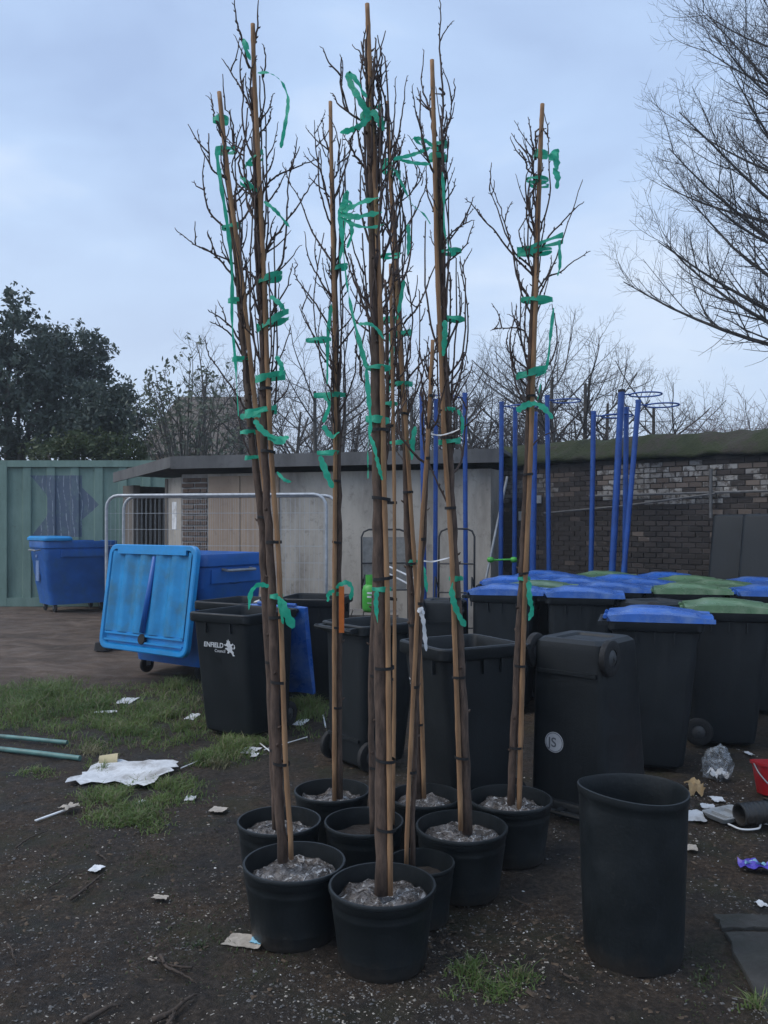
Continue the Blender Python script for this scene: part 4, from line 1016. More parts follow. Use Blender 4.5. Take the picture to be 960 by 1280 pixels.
sapling('leaning sapling in front pot with crumpled film, long curling green tape at its top', 368, 3.31, .205, .29,
    [(353, 1062), (346, 950), (342, 800), (338, 690), (331, 560), (327, 400), (322, 250), (316, 110)],
    [(364, 1058), (357, 950), (352, 800), (348, 690), (341, 600), (335, 480), (330, 350), (323, 200), (318, 100), (316, 30)], .020, .0105,
    [[(312, 85), (303, 50), (296, 25), (293, 0)], [(318, 65), (321, 35), (323, 0)], [(310, 128), (295, 100), (279, 75)], [(324, 172), (332, 158), (339, 147)], [(330, 238), (345, 220), (372, 208), (396, 199)], [(340, 300), (360, 275), (380, 245), (398, 216)], [(325, 260), (300, 215), (302, 190), (311, 155)], [(352, 330), (358, 280), (360, 230), (365, 200)]], 24, (560, 150),
    [(S_, [(322, 91), (335, 91), (348, 98), (357, 112), (360, 130), (356, 158), (351, 185)], .014, 2.5), (S_, [(313, 75), (306, 58), (305, 50), (311, 62)], .014, .4), (W_, 318, 200, 11, 40, .016), (W_, 312, 232, 12, -40, .016), (S_, [(330, 252), (343, 262), (352, 272), (362, 284)], .014, .8),
     (W_, 337, 348, 16, 22, .022), (S_, [(338, 370), (350, 380), (358, 392)], .018, .4), (W_, 341, 402, 20, 32, .024), (W_, 338, 471, 19, 14, .026), (S_, [(345, 445), (352, 458), (350, 470)], .018, .6), (W_, 326, 514, 20, 12, .026), (S_, [(318, 525), (330, 540), (348, 548), (362, 546)], .022, .8), (S_, [(335, 545), (350, 552), (360, 545)], .024, .3), (S_, [(306, 522), (320, 516), (334, 510)], .016, .3),
     (S_, [(346, 590), (356, 600), (364, 602)], .012, .5), (S_, [(336, 733), (324, 731), (314, 740), (311, 762)], .018, .7), (W_, 345, 745, 9, 0, .018), (S_, [(348, 745), (350, 758), (354, 780)], .012, .4), (S_, [(349, 748), (357, 765), (367, 785)], .032, .3)], 102)
sapling('sapling with short cane leaning left out of the pot behind the crumpled film one', 349, 3.77, .190, .29,
    [(346, 1022), (340, 900), (331, 720), (326, 640), (316, 560), (306, 450), (293, 300), (280, 190)],
    [(352, 1022), (346, 900), (338, 720), (334, 640), (325, 560), (312, 440), (300, 330), (285, 220), (274, 115)], .021, .012,
    [[(320, 350), (290, 328), (255, 312), (240, 303), (219, 286)], [(275, 325), (258, 312), (243, 306)], [(300, 500), (280, 470), (262, 445), (256, 422)], [(288, 290), (262, 265), (254, 230), (256, 195)], [(270, 150), (266, 135), (264, 118)], [(284, 190), (293, 175), (288, 145), (281, 136)], [(290, 420), (275, 408), (262, 402)], [(290, 410), (272, 395), (261, 389)], [(330, 600), (308, 560), (298, 520), (292, 480)]], 22, (580, 210),
    [(W_, 276, 150, 10, 4, .024), (W_, 282, 188, 13, 0, .022), (S_, [(270, 185), (276, 230), (284, 280), (290, 340), (290, 400), (294, 450), (298, 520)], .016, .9), (W_, 289, 284, 12, 10, .018), (W_, 296, 376, 11, 0, .020), (W_, 302, 449, 12, 3, .02), (W_, 312, 540, 12, 5, .016), (W_, 317, 572, 11, 4, .018), (S_, [(300, 522), (312, 518), (326, 520)], .024, .4)], 103)
sapling('thin sapling in bare soil pot tucked behind the thick trunked one', 455, 3.76, .182, .29,
    [(466, 1034), (464, 900), (468, 740), (478, 640), (484, 480), (482, 350)],
    [(491, 1018), (493, 850), (493, 640), (491, 490), (488, 330)], .015, .009, [[(484, 480), (497, 440), (503, 400)]], 12, (600, 360),
    [(W_, 486, 505, 11, 0, .016), (W_, 488, 320, 12, 5, .015)], 104, False)
sapling('slim sapling with an orange tag in the rearmost film covered pot', 415, 4.20, .190, .29,
    [(424, 985), (424, 740), (423, 600), (421, 450), (418, 300), (415, 190)],
    [(418, 988), (418, 740), (419, 560), (418, 400), (415, 250), (413, 127)], .016, .0115,
    [[(417, 250), (430, 215), (440, 175), (444, 122)], [(415, 270), (404, 225), (395, 190), (393, 152)], [(412, 190), (405, 170), (403, 148)], [(416, 330), (390, 290), (375, 250), (360, 225)], [(418, 380), (400, 350), (385, 320), (381, 290)], [(418, 420), (395, 380), (372, 350), (368, 335)], [(420, 470), (400, 440), (385, 405), (375, 380)], [(420, 440), (445, 405), (460, 370)], [(421, 500), (405, 470), (398, 430), (400, 395)], [(422, 520), (440, 480), (446, 440), (443, 400)]], 24, (600, 200),
    [(W_, 412, 494, 20, 0, .022), (S_, [(405, 495), (412, 505), (404, 528)], .022, .4), (S_, [(404, 532), (414, 545), (424, 540)], .026, .7), (W_, 411, 566, 15, 0, .02), (S_, [(400, 570), (408, 592), (416, 610)], .03, .3), (W_, 398, 425, 16, 3, .018), (S_, [(414, 380), (410, 420), (409, 480)], .017, .6), (W_, 420, 742, 7, 0, .018), (S_, [(420, 735), (432, 728), (440, 735), (438, 750)], .022, .8), (S_, [(418, 738), (411, 742), (410, 752)], .018, .5), (W_, 424, 335, 11, 20, .018), (S_, [(428, 255), (434, 240), (430, 290), (424, 330)], .017, 1)], 105)
t5 = bpy.context.scene.objects
sapling('sapling with film covered pot at the foot of the lion emblem bin', 531, 4.12, .186, .29,
    [(522, 985), (516, 800), (510, 680), (507, 600), (502, 440), (494, 300), (487, 200)],
    [(530, 985), (524, 800), (514, 640), (508, 540), (498, 400), (490, 260), (484, 127)], .019, .0115,
    [[(490, 200), (499, 165), (504, 130), (509, 95)], [(488, 190), (493, 150), (494, 98)], [(505, 405), (525, 378), (545, 330), (560, 300)], [(500, 300), (520, 262), (530, 240), (535, 222)], [(505, 480), (525, 455), (540, 440), (560, 430)], [(507, 520), (528, 470), (536, 420)], [(490, 230), (500, 190), (506, 168)]], 26, (600, 190),
    [(W_, 486, 202, 9, 10, .02), (W_, 489, 214, 12, -20, .024), (S_, [(495, 215), (505, 235), (515, 255), (530, 268), (538, 280)], .013, 1.5), (W_, 503, 417, 11, 5, .026), (S_, [(488, 415), (490, 440), (487, 465), (484, 500), (482, 520)], .021, 1.1), (W_, 503, 480, 13, 4, .02), (W_, 500, 553, 14, 3, .015), (S_, [(519, 533), (516, 552), (515, 575)], .022, .6), (W_, 488, 400, 14, 2, .02), (S_, [(505, 350), (500, 380), (496, 400)], .018, .6), (S_, [(510, 280), (511, 300), (510, 320)], .018, .4), (W_, 517, 703, 9, 0, .022), (S_, [(529, 708), (531, 722), (534, 740)], .018, .5)], 106)
sapling('stout sapling in wide film covered pot with a single whip rising above its cane', 577, 3.70, .205, .29,
    [(584, 1028), (578, 870), (572, 760), (567, 680), (562, 560), (556, 440), (552, 320), (547, 190)],
    [(576, 1024), (571, 870), (567, 760), (564, 680), (556, 560), (551, 440), (546, 320), (543, 180), (540, 75)], .022, .0115,
    [[(551, 190), (554, 120), (549, 60), (551, 25), (549, -6)], [(546, 170), (535, 130), (527, 105), (530, 63)], [(554, 180), (562, 150), (565, 120)], [(549, 110), (556, 118), (540, 116)], [(553, 255), (556, 215), (545, 110)], [(562, 545), (585, 530), (608, 507)], [(560, 470), (578, 440), (582, 360), (575, 320)], [(562, 500), (575, 470), (580, 440), (585, 455)], [(558, 330), (580, 310), (592, 280)], [(558, 300), (572, 285), (590, 275)], [(555, 300), (545, 270), (534, 240), (533, 205)], [(565, 640), (545, 600), (530, 560)], [(560, 430), (575, 390), (572, 340)]], 28, (600, 180),
    [(W_, 549, 182, 10, 5, .022), (W_, 548, 197, 12, 0, .026), (S_, [(541, 183), (530, 175), (518, 173), (528, 182), (540, 186)], .014, .8), (S_, [(538, 184), (525, 190), (510, 195), (490, 199)], .015, .5), (S_, [(538, 205), (520, 204), (500, 200)], .014, .5), (S_, [(553, 215), (555, 250), (556, 290), (565, 320)], .014, 1), (W_, 569, 399, 13, -8, .018), (W_, 561, 512, 9, 2, .014), (W_, 562, 552, 14, 6, .022), (S_, [(572, 512), (578, 525), (577, 545)], .014, .6), (W_, 563, 315, 14, 5, .016), (S_, [(556, 400), (556, 420), (554, 445)], .022, .4),
     (W_, 570, 723, 9, 0, .020), (S_, [(564, 735), (567, 752), (574, 770), (582, 783)], .024, .5), (S_, [(566, 728), (563, 742)], .01, .3), ('x', [(524, 700), (540, 702), (562, 697)], .006, .2), ('x', [(531, 540), (548, 544), (563, 541), (575, 536)], .006, .4)], 107)
sapling('sapling standing apart at the row end with open spreading top and green tape', 637, 4.08, .208, .29,
    [(638, 1000), (645, 860), (650, 760), (656, 640), (661, 500), (665, 400), (670, 300), (675, 200)],
    [(649, 1004), (652, 880), (656, 740), (662, 600), (666, 480), (671, 330), (675, 200), (678, 130)], .019, .0125,
    [[(641, 318), (620, 290), (605, 275), (592, 258), (581, 248)], [(648, 350), (640, 310), (628, 270), (613, 226)], [(640, 310), (622, 262), (612, 238)], [(666, 398), (650, 360), (645, 325), (632, 285)], [(680, 350), (700, 340), (718, 326), (737, 314)], [(683, 300), (700, 280), (718, 262), (730, 252)], [(676, 365), (692, 330), (706, 290), (728, 226)], [(670, 200), (664, 170), (660, 146)], [(669, 172), (675, 160), (682, 165), (686, 176)], [(672, 290), (660, 260), (657, 225), (665, 205)], [(676, 285), (687, 245), (686, 195), (684, 162)], [(670, 300), (658, 270), (662, 230), (668, 200)], [(664, 520), (645, 480), (640, 440), (655, 385)], [(667, 470), (690, 450), (696, 415), (690, 380)], [(655, 413), (630, 410), (615, 412)], [(665, 465), (645, 450), (632, 434)], [(664, 560), (680, 545), (705, 533)]], 16, (570, 210),
    [(W_, 676, 193, 9, 2, .03), (S_, [(687, 200), (692, 193), (695, 190), (696, 200), (694, 212)], .034, .3), (S_, [(693, 210), (697, 222), (696, 236)], .03, .4), (W_, 672, 225, 14, -2, .016), (W_, 674, 231, 12, -10, .014), (W_, 675, 306, 29, 22, .022), (W_, 668, 316, 22, 12, .018), (W_, 671, 375, 20, 0, .024), (W_, 664, 466, 19, 18, .03), (S_, [(692, 385), (688, 420), (684, 455), (676, 480), (672, 500)], .016, .9), (S_, [(646, 514), (658, 506), (672, 504)], .028, .3), (S_, [(672, 504), (682, 512), (691, 523)], .028, .3), (W_, 655, 723, 8, 0, .018), (S_, [(661, 726), (662, 748), (665, 762), (661, 776)], .024, .5), (S_, [(699, 300), (700, 330), (697, 345)], .016, .6), (W_, 656, 640, 7, 0, .0)], 108)
sapling('small sapling in the narrowest black pot of bare soil with white tie', 526, 3.43, .140, .24,
    [(516, 1070), (520, 900), (526, 760), (533, 620), (538, 520), (541, 440)],
    [(508, 1066), (512, 960), (519, 820), (527, 660), (534, 560), (541, 425)], .010, .0095, [[(537, 520), (528, 480), (522, 450)]], 8, (600, 440),
    [('x', [(525, 762), (529, 775), (531, 795), (533, 814)], .016, .3), ('x', [(522, 765), (527, 761), (530, 768)], .016, .5)], 109, False)
# orange tag on the slim sapling
tg_parent = [o for o in COL.objects if o.get('label', '').startswith('slim sapling')][0]
mb = MB(); c = at(427, 762, 4.10) - tg_parent.location; mb.loft([rrect(.026, .003, .001, z, c.x, c.y, 1) for z in (c.z - .115, c.z + .115)]); mb.build('tag', M_orange, tg_parent)
c = at(421, 768, 4.10) - tg_parent.location

# tall empty pot
tp_ = thing('tall_pot', 'tall empty black plastic pot with bent rim standing alone on bare soil', 'pot', ground(791, 1188) + Vector((0, 0, -.01)))
r_, h_ = .195, .63
def sq(p, a): 
    f = p.z / h_; return Vector((p.x * (1 + .05 * f), p.y * (1 - .02 * f), p.z + f * f * (.006 * math.sin(a * 2 + .6) - .008 * math.cos(a))))
mb = MB(); mb.lathe([(.08, .0), (r_ * .90, .002), (r_ * .93, .02), (r_ * .94, .06), (r_ * .965, .3), (r_ * .985, h_ - .06), (r_ * .985, h_ - .035), (r_ * 1.0, h_ - .03), (r_ * 1.015, h_ - .012), (r_ * 1.01, h_), (r_ * .985, h_ + .002), (r_ * .965, h_ - .01), (r_ * .95, h_ - .08), (r_ * .92, .3), (r_ * .88, .03), (.05, .025)], 56, fn=sq)
tpb = mb.build('body', M_pot, tp_, True, 50)

# ------------------------------------------------------------------ scrap by the shed wall
M_frame = mat('black tube frame', (.02, .02, .022), .4, .2, 20)
M_fabric = mat('grey chair fabric', (.24, .23, .21), .9, .2, 20)
def lounger(label, px, d, w, zt, fabric, lean, yaw):
    b0 = at(px, 656, d); b0.z = 0; t = thing('garden_chair_frame', label, 'chair', b0, (lean, 0, yaw), 'scrap chair frames')
    path = [(-w / 2, 0, 0), (-w / 2, 0, zt - .1), (-w / 2 + .03, 0, zt - .03), (-w / 2 + .1, 0, zt), (w / 2 - .1, 0, zt), (w / 2 - .03, 0, zt - .03), (w / 2, 0, zt - .1), (w / 2, 0, 0)]
    mb = MB(); mb.tube(path, .013, 7); mb.build('frame', M_frame, t, True)
    for z in (.3, .75, zt - .45):
        mb = MB(); mb.tube([(-w / 2, -.02, z), (0, -.03, z), (w / 2, -.02, z)], .011, 6); mb.build('cross_bar', M_frame, t)
    mb = MB(); mb.tube([(-w / 2, 0, .8), (-w / 2, -.32, .95), (-w / 2, -.4, .6)], .011, 6); mb.build('arm', M_frame, t)
    mb = MB(); mb.tube([(w / 2, 0, .8), (w / 2, -.32, .95), (w / 2, -.4, .6)], .011, 6); mb.build('arm', M_frame, t)
    if fabric: 
        mb = MB(); mb.sheet([[Vector((x * w / 2 * .94, .01 + .02 * (1 - x * x), z)) for x in (-1, -.5, 0, .5, 1)] for z in (.75, .95, 1.2, zt - .1)]); mb.build('backrest', M_fabric, t, True)
lounger('old garden chair frame with grey fabric back upended against the rendered wall', 482, 11.0, .62, 1.56, True, math.radians(-4), .15)
lounger('bare black tubular chair frame upended beside blue netball posts', 570, 10.6, .46, 1.57, False, math.radians(-3), -.2)
lp = thing('metal_rod', 'grey metal pole leaning on the rendered wall by netball posts', 'pole', at(588, 656, 10.6) - Vector((0, 0, CH)))
mb = MB(); q0 = Vector((0, 0, 0)); q1 = at(634, 596, 11.2) - lp.location; mb.tube([q0, q0.lerp(q1, .5) + Vector((0, 0, -.01)), q1], [.02, .018, .018], 8); mb.build('pole', M_galv, lp); 
for k, (pa, pb) in enumerate((((470, 701, 10.4), (520, 724, 10.2)), ((468, 708, 10.45), (516, 733, 10.25)))):
    a_, b_ = at(*pa), at(*pb); t = thing('white_tube', 'white metal tube propped among the scrap behind the trees', 'tube', a_, group='white scrap tubes'); mb = MB(); mb.tube([(0, 0, 0), b_ - a_], .012, 7); mb.build('tube', M_white, t)
# crate with gas bottle
cr = thing('wooden_crate', 'old wooden crate under the green gas bottle', 'crate', at(462, 656, 9.0) - Vector((0, 0, CH)))
for z in range(5):
    for sx, sy, w, d in ((0, -.3, .62, .02), (0, .3, .62, .02), (-.3, 0, .02, .56), (.3, 0, .02, .56)):
        mb = MB(); mb.box((sx, sy, .07 + z * .13), (w, d, .115)); mb.build('plank', M_timber, cr)
for i in range(5):
    mb = MB(); mb.box((-.25 + i * .125, 0, .665), (.115, .62, .02)); mb.build('plank', M_timber, cr)
gb = thing('gas_bottle', 'bright green gas bottle with white print and collar', 'gas bottle', at(464, 656, 9.0) - Vector((0, 0, CH - .675)))
mb = MB(); mb.lathe([(.06, 0), (.085, .01), (.098, .04), (.098, .23), (.085, .28), (.05, .305), (.02, .31)], 20); gbb = mb.build('cylinder', M_gas, gb, True, 50)
mb = MB(); mb.lathe([(.06, .29), (.062, .40), (.056, .40), (.054, .29)], 16, closed=True); mb.build('collar', M_gas, gb, True, 40)
mb = MB(); mb.lathe([(.02, .30), (.018, .36), (.03, .365), (.03, .385)], 10); mb.build('valve', M_galv, gb)
for z in (.10, .16, .2):
    mb = MB(); mb.sheet([[Vector((.0995 * math.sin(a), -.0995 * math.cos(a), zz)) for a in (-.45, -.2, .1, .35)] for zz in (z, z + (.02 if z > .15 else .006))]); mb.build('print_band', M_print, gbb)
gh = thing('green_handle_bar', 'small bright green bar with rounded ends lying across a netball post', 'bar', at(627, 700, 10.75))
mb = MB(); mb.tube([(-.15, -.05, 0), (.15, -.05, .01)], .012, 8); mb.build('bar', M_gas, gh)
for x in (-.15, .15):
    mb = MB(); mb.lathe([(.005, -.045), (.03, -.035), (.038, 0), (.03, .035), (.005, .045)], 12, 'x', c=(x, -.05, .005)); mb.build('knob', M_gas, gh, True)

# ------------------------------------------------------------------ litter and small things
def crumple_mesh(name, w, d, amp, m, seed, jag=.2, nx=12, ny=10, bend=0, fold=0):
    R = random.Random(seed); g_ = []; jl = [R.uniform(0, jag) for _ in range(ny)]; jr = [R.uniform(0, jag) for _ in range(ny)]; jb = [R.uniform(0, jag) for _ in range(nx)]; jt = [R.uniform(0, jag) for _ in range(nx)]
    for j in range(ny):
        row = []
        for i in range(nx):
            if nx == 12:
                pass
            u = -.5 + jl[j] * .5 + (1 - jl[j] * .5 - jr[j] * .5) * i / (nx - 1); v = -.5 + jb[i] * .5 + (1 - jb[i] * .5 - jt[i] * .5) * j / (ny - 1)
            z = amp * (.5 + noise.fractal(Vector((u * 2.6 + seed, v * 2.6, seed * .7)), 1, 2, 3)) + .004 + bend * (u * u * 4)
            z += fold * max(0, abs(v) - .3)
            row.append(Vector((u * w, v * d, max(.003, z))))
        g_.append(row)
    mb = MB(); mb.sheet(g_); mb.sheet([[p - Vector((0, 0, .0015)) for p in r][::-1] for r in g_])
    return mb.mesh(name, m, True, 60)
def litter(name, label, cat, px, py, wpx, hpx, m, seed, amp=.012, jag=.2, rot=None, group=None, z=0, bend=0, fold=0):
    p = ground(px, py); s_ = p.y / FPX; w = wpx * s_; d = hpx * s_ * p.y / CH; d = min(d, w * 2.5)
    me = crumple_mesh(name, w, d, amp, m, seed, jag, bend=bend, fold=fold)
    o = obj(name, me, None, p + Vector((0, 0, z - .004)), (0, 0, rng.uniform(-.3, .3) if rot is None else rot)); return tag(o, label, cat, group)
litter('white_sheet', 'large dirty white plastic sheet lying crumpled on grass edge', 'sheet', 158, 968, 122, 30, M_paper, 41, .03, .22, -.08, bend=.01)
bk = thing('paper_tub', 'small yellowed paper tub on its side behind the white sheet', 'tub', ground(136, 956) + Vector((0, 0, .03)), (0, 0, .2))
mb = MB(); mb.lathe([(.034, -.06), (.045, .06), (.043, .06), (.032, -.055)], 18, 'x', closed=True); mb.build('tub_side', mat('yellowed card', (.5, .42, .25), .7), bk, True, 40); mb = MB(); mb.lathe([(.033, -.058), (.033, -.054)], 18, 'x'); mb.build('tub_base', M_card, bk)
for i, (px, py, w, h, lab) in enumerate(((132, 890, 30, 3, 'white plastic strip lying in the grass'), (158, 876, 22, 8, 'torn white paper scrap by the far grass'), (240, 896, 14, 10, 'white crumpled cup lying in grass beside the ENFIELD bin'), (273, 1012, 22, 7, 'white oval plastic tub lid on bare soil left of the pots'), (238, 998, 14, 6, 'folded white paper scrap beside the grass patch'), (176, 1003, 7, 7, 'small white square scrap on the grass patch'), (120, 1086, 16, 8, 'grey white tissue scrap on bare soil'), (200, 1122, 22, 5, 'torn beige paper strip on bare soil'), (313, 938, 22, 9, 'white rag scrap at the ENFIELD bin foot'), (318, 944, 10, 5, 'tiny white wrapper at the ENFIELD bin foot'), (376, 903, 14, 10, 'red and white paper cup scrap right of the ENFIELD bin'), (190, 1199, 12, 4, 'white flake of paper on dark soil'), (868, 1020, 26, 16, 'pale blue white paper sheet lying against the tall pot'), (885, 1008, 18, 6, 'white folded paper scrap behind the tall pot'), (897, 999, 16, 7, 'white plastic lid among the litter behind the tall pot'), (865, 1060, 14, 7, 'clear crushed cup lid beside the tall pot'), (952, 1130, 12, 8, 'white scrap near the concrete slab edge'), (936, 942, 8, 5, 'small white scrap above the red bucket'))):
    litter('paper_scrap', lab, 'litter', px, py, w, h, (M_paper, M_paper, M_white, M_cardgrey)[i % 4], 50 + i, .006, .2)
litter('card_scrap', 'brown torn cardboard lying behind the tall pot', 'litter', 868, 988, 20, 16, M_card, 71, .05, .3)
wc = litter('card_scrap', 'flat wet card with blue print lying beside the front pots', 'litter', 306, 1176, 52, 16, M_cardgrey, 72, .006, .12, -.25)
obj('blue_print', crumple_mesh('blue_print', .055, .05, .004, M_cyanp, 73, .3), wc, (.05, 0, .007))
pw = litter('purple_wrapper', 'shiny purple sweet wrapper with pale blue stripe on the soil', 'wrapper', 945, 1086, 44, 12, M_purple, 74, .035, .25, -.25)
obj('stripe', crumple_mesh('stripe', .10, .022, .03, M_cyanp, 74, .2), pw, (0, .012, .006))
# lolly stick like strip with a rag
sp_ = thing('paint_stick', 'white flat stick with a dirty rag on one end', 'stick', ground(75, 1016), (0, 0, 1.05)); mb = MB(); mb.box((-.06, 0, .006), (.2, .016, .006)); mb.build('stick', M_white, sp_)
obj('rag', crumple_mesh('rag', .11, .09, .02, M_cardgrey, 77, .3), sp_, (.06, 0, .008))
for i, (pa, pb, r_s, m_, lab) in enumerate((((-20, 921), (84, 931), .016, M_hose, 'grey green pole end lying on soil, the one nearer the bright blue lid'), ((-20, 937), (100, 951), .018, M_hose, 'grey green pole lying on soil beside the white sheet'), ((226, 961), (250, 951), .004, M_white, 'thin white stick beside the white sheet'), ((330, 938), (384, 922), .004, M_white, 'long thin white stick behind the pots'), ((325, 930), (345, 946), .005, M_white, 'short white stick at the ENFIELD bin foot'), ((404, 895), (407, 910), .006, M_white, 'white stub by the wheel of the open bin'))):
    a_, b_ = ground(*pa), ground(*pb); t = MB(); c = a_; t.tube([Vector((0, 0, r_s)), (b_ - a_) * .5 + Vector((0, 0, r_s * 1.1)), (b_ - a_) + Vector((0, 0, r_s))], r_s, 10); o = t.build('plastic_pole' if r_s > .01 else 'white_stick', m_, None, True, 50, a_); tag(o, lab, 'pole' if r_s > .01 else 'stick')
tw_spec = [((88, 1125), (130, 1092), .007), ((105, 1280), (150, 1258), .011), ((190, 1278), (246, 1244), .011), ((200, 1195), (245, 1228), .007), ((20, 1060), (60, 1038), .005), ((120, 1065), (135, 1078), .006), ((700, 1215), (725, 1228), .006), ((240, 1210), (180, 1195), .005), ((60, 1110), (95, 1085), .004), ((10, 1180), (20, 1205), .005), ((205, 1290), (222, 1262), .009), ((640, 1120), (668, 1135), .004)]
tl_lab = ['straight dark twig lying on open soil', 'thick barkless stick at the bottom edge of the soil', 'longest brown stick lying on soil with pale broken side', 'dark curved twig near the wet card', 'thin twig near the white flat stick', 'short stub of twig by the grass patch', 'short twig on gritty soil by the tall pot', 'thin dark twig pointing at the wet card', 'fine twig beside the straight dark twig', 'short thin twig on open soil', 'short thick stick crossing the longest one', 'fine curved twig by the pots']
for (pa, pb, r_s), lab in zip(tw_spec, tl_lab):
    a_, b_ = ground(*pa), ground(*pb); v = b_ - a_; R = random.Random(int(pa[0])); sd_ = Vector((-v.y, v.x, 0)) * .1 * R.uniform(-1, 1)
    mb = MB(); limb(mb, [Vector((0, 0, r_s)), v * .35 + sd_ + Vector((0, 0, r_s)), v * .7 + sd_ * .5 + Vector((0, 0, r_s * 1.5)), v + Vector((0, 0, r_s * .6))], r_s, r_s * .4, R, 6, True, 4)
    tag(mb.build('twig', M_stick, None, True, None, a_ + Vector((0, 0, -.004))), lab, 'twig')
# grey broken drinks cartons / plastic tray
tr_ = thing('plastic_tray', 'broken grey plastic tray with loose wire lip behind the tall pot', 'litter', ground(910, 1022) + Vector((0, 0, .0)), (0, 0, .45))
mb = MB(); mb.loft([rrect(.20, .13, .02, .0), rrect(.235, .165, .025, .028), rrect(.24, .17, .025, .028), rrect(.24, .17, .025, .032), rrect(.21, .14, .02, .03), rrect(.19, .12, .02, .012)]); mb.build('tray', M_greytub, tr_, True, 30)
for x in (-.05, .05):
    mb = MB(); mb.box((x, 0, .02), (.012, .12, .018)); mb.build('divider', M_greytub, tr_)
mb = MB(); mb.tube(catmull([(-.1, -.09, .01), (-.09, -.17, .006), (0, -.2, .006), (.07, -.16, .008), (.13, -.19, .004)], 5), .005, 6); mb.build('wire_lip', M_white, tr_)
# clear bag
R = random.Random(9); cb = thing('plastic_bag', 'clear crumpled plastic bag at the foot of blue lidded bin', 'bag', ground(897, 974))
mb = MB(); rows = []
for i in range(15):
    th_ = math.pi * i / 14; row = []
    for j in range(25):
        a = 2 * math.pi * j / 24; p = Vector((math.sin(th_) * math.cos(a), math.sin(th_) * math.sin(a), math.cos(th_)))
        f = 1 + .40 * noise.fractal(p * 2.6 + Vector((4, 1, 2)), 1, 2, 4); row.append(Vector((p.x * .092 * f, p.y * .09 * f, max(.002, .098 + p.z * .1 * f))))
    rows.append(row)
mb.sheet(rows); mb.build('film', M_bag, cb, True)
obj('crushed_paper', crumple_mesh('crushed_paper', .13, .12, .06, M_paper, 90, .4), cb, (0, 0, .01))
# red bucket tipped with handle
rb_ = thing('red_bucket', 'red plastic bucket with grey wire handle beside the green lidded bin', 'bucket', ground(968, 992), (math.radians(-8), 0, 0))
mb = MB(); mb.loft([rrect(.17, .17, .05, .0), rrect(.2, .2, .05, .17), rrect(.215, .215, .05, .17), rrect(.215, .215, .05, .188), rrect(.19, .19, .05, .188), rrect(.16, .16, .05, .02)]); mb.build('body', M_red, rb_, True, 35)
mb = MB(); mb.tube(catmull([(-.112, 0, .175), (-.108, -.07, .12), (-.06, -.125, .06), (.06, -.125, .06), (.108, -.07, .12), (.112, 0, .175)], 6), .005, 6); mb.build('handle', M_galv, rb_, True)
# black boot-like hose fitting
bf = thing('black_fitting', 'short black ribbed pipe fitting lying beside red bucket', 'pipe', ground(950, 1030) + Vector((0, 0, .062)), (0, 0, .25))
mb = MB(); prof = []
for i in range(9): prof += [(.058, -.13 + i * .03), (.062, -.12 + i * .03), (.058, -.11 + i * .03)]
prof += [(.05, .13), (.046, .1), (.046, -.12), (.05, -.13)]
mb.lathe(prof, 22, 'x', closed=True); mb.build('pipe', M_pot, bf, True, 40)
mb = MB(); mb.lathe([(.066, .05), (.068, .08), (.066, .11), (.058, .08)], 22, 'x', closed=True); mb.build('collar', M_rub, bf, True)
# paper inside the open bin
pa_o = obj('bin_paper', crumple_mesh('bin_paper', .34, .30, .10, M_paper, 95, .3), None, (-1.22, 7.46, .80), (.25, .1, .4)); tag(pa_o, 'white crumpled paper heaped inside the open charcoal bin', 'paper')
# concrete slab at the right edge
R = random.Random(8)
for quad, lab in ((((893, 1146), (904, 1163), (1010, 1163), (985, 1146)), 'narrow dark paving strip sunk in soil above the larger slab'), (((906, 1168), (955, 1275), (1070, 1275), (1020, 1168)), 'dark concrete paving slab sunk in soil by the tall pot')):
    q4 = [ground(*q) for q in quad]; ring = []
    for k in range(4):
        for i in range(8): ring.append(q4[k].lerp(q4[(k + 1) % 4], i / 8) + Vector((R.uniform(-.007, .007), R.uniform(-.007, .007), 0)))
    cen = sum(q4, Vector()) / 4; sl = MB()
    sl.loft([[v + Vector((0, 0, -.03)) for v in ring], [v + Vector((0, 0, .006)) for v in ring], [v + (cen - v) * .02 + Vector((0, 0, .012 + R.uniform(-.001, .001))) for v in ring]])
    tag(sl.build('paving_slab', M_conc, None), lab, 'slab')

# ------------------------------------------------------------------ grass, grit, leaves
def grass_obj(name, label_, patches, seed, m):
    R = random.Random(seed); V = []; F = []
    for px, py, rx, ry, n, hmin, hmax in patches:
        for _ in range(n):
            a = R.uniform(0, 6.283); q = R.random() ** .85 * R.choice((1, 1, 1.35)); x, y = px + math.cos(a) * q * rx, py + math.sin(a) * q * ry
            if y < 700: continue
            p = ground(x, y); 
            if noise.noise(Vector((p.x * 3.2, p.y * 3.2, 8))) + .6 * noise.noise(Vector((p.x * 9, p.y * 9, 2))) + R.uniform(-.3, .3) < -.02: continue
            p.z = gz(p.x, p.y) - .003; h = R.uniform(hmin, hmax) * max(.3, 1.15 - .6 * q); az = R.uniform(0, 6.283); w = R.uniform(.0018, .0036) * (1 + .05 * p.y)
            u = Vector((math.cos(az), math.sin(az), 0)); ln = Vector((R.gauss(0, .7), R.gauss(0, .7), 0)) * h; h *= R.choice((.45, .8, 1, 1))
            o_ = len(V); mid = p + ln * .3 + Vector((0, 0, h * .62)); tip = p + ln + Vector((0, 0, h * R.uniform(.75, 1)))
            V.extend([tuple(p - u * w), tuple(p + u * w), tuple(mid + u * w * .7), tuple(mid - u * w * .7), tuple(tip)]); F.extend([(o_, o_ + 1, o_ + 2, o_ + 3), (o_ + 3, o_ + 2, o_ + 4)])
    me = bpy.data.meshes.new(name); me.from_pydata(V, [], F); me.materials.append(m); o = obj(name, me); o['kind'] = 'stuff'; tag(o, label_, 'grass'); return o
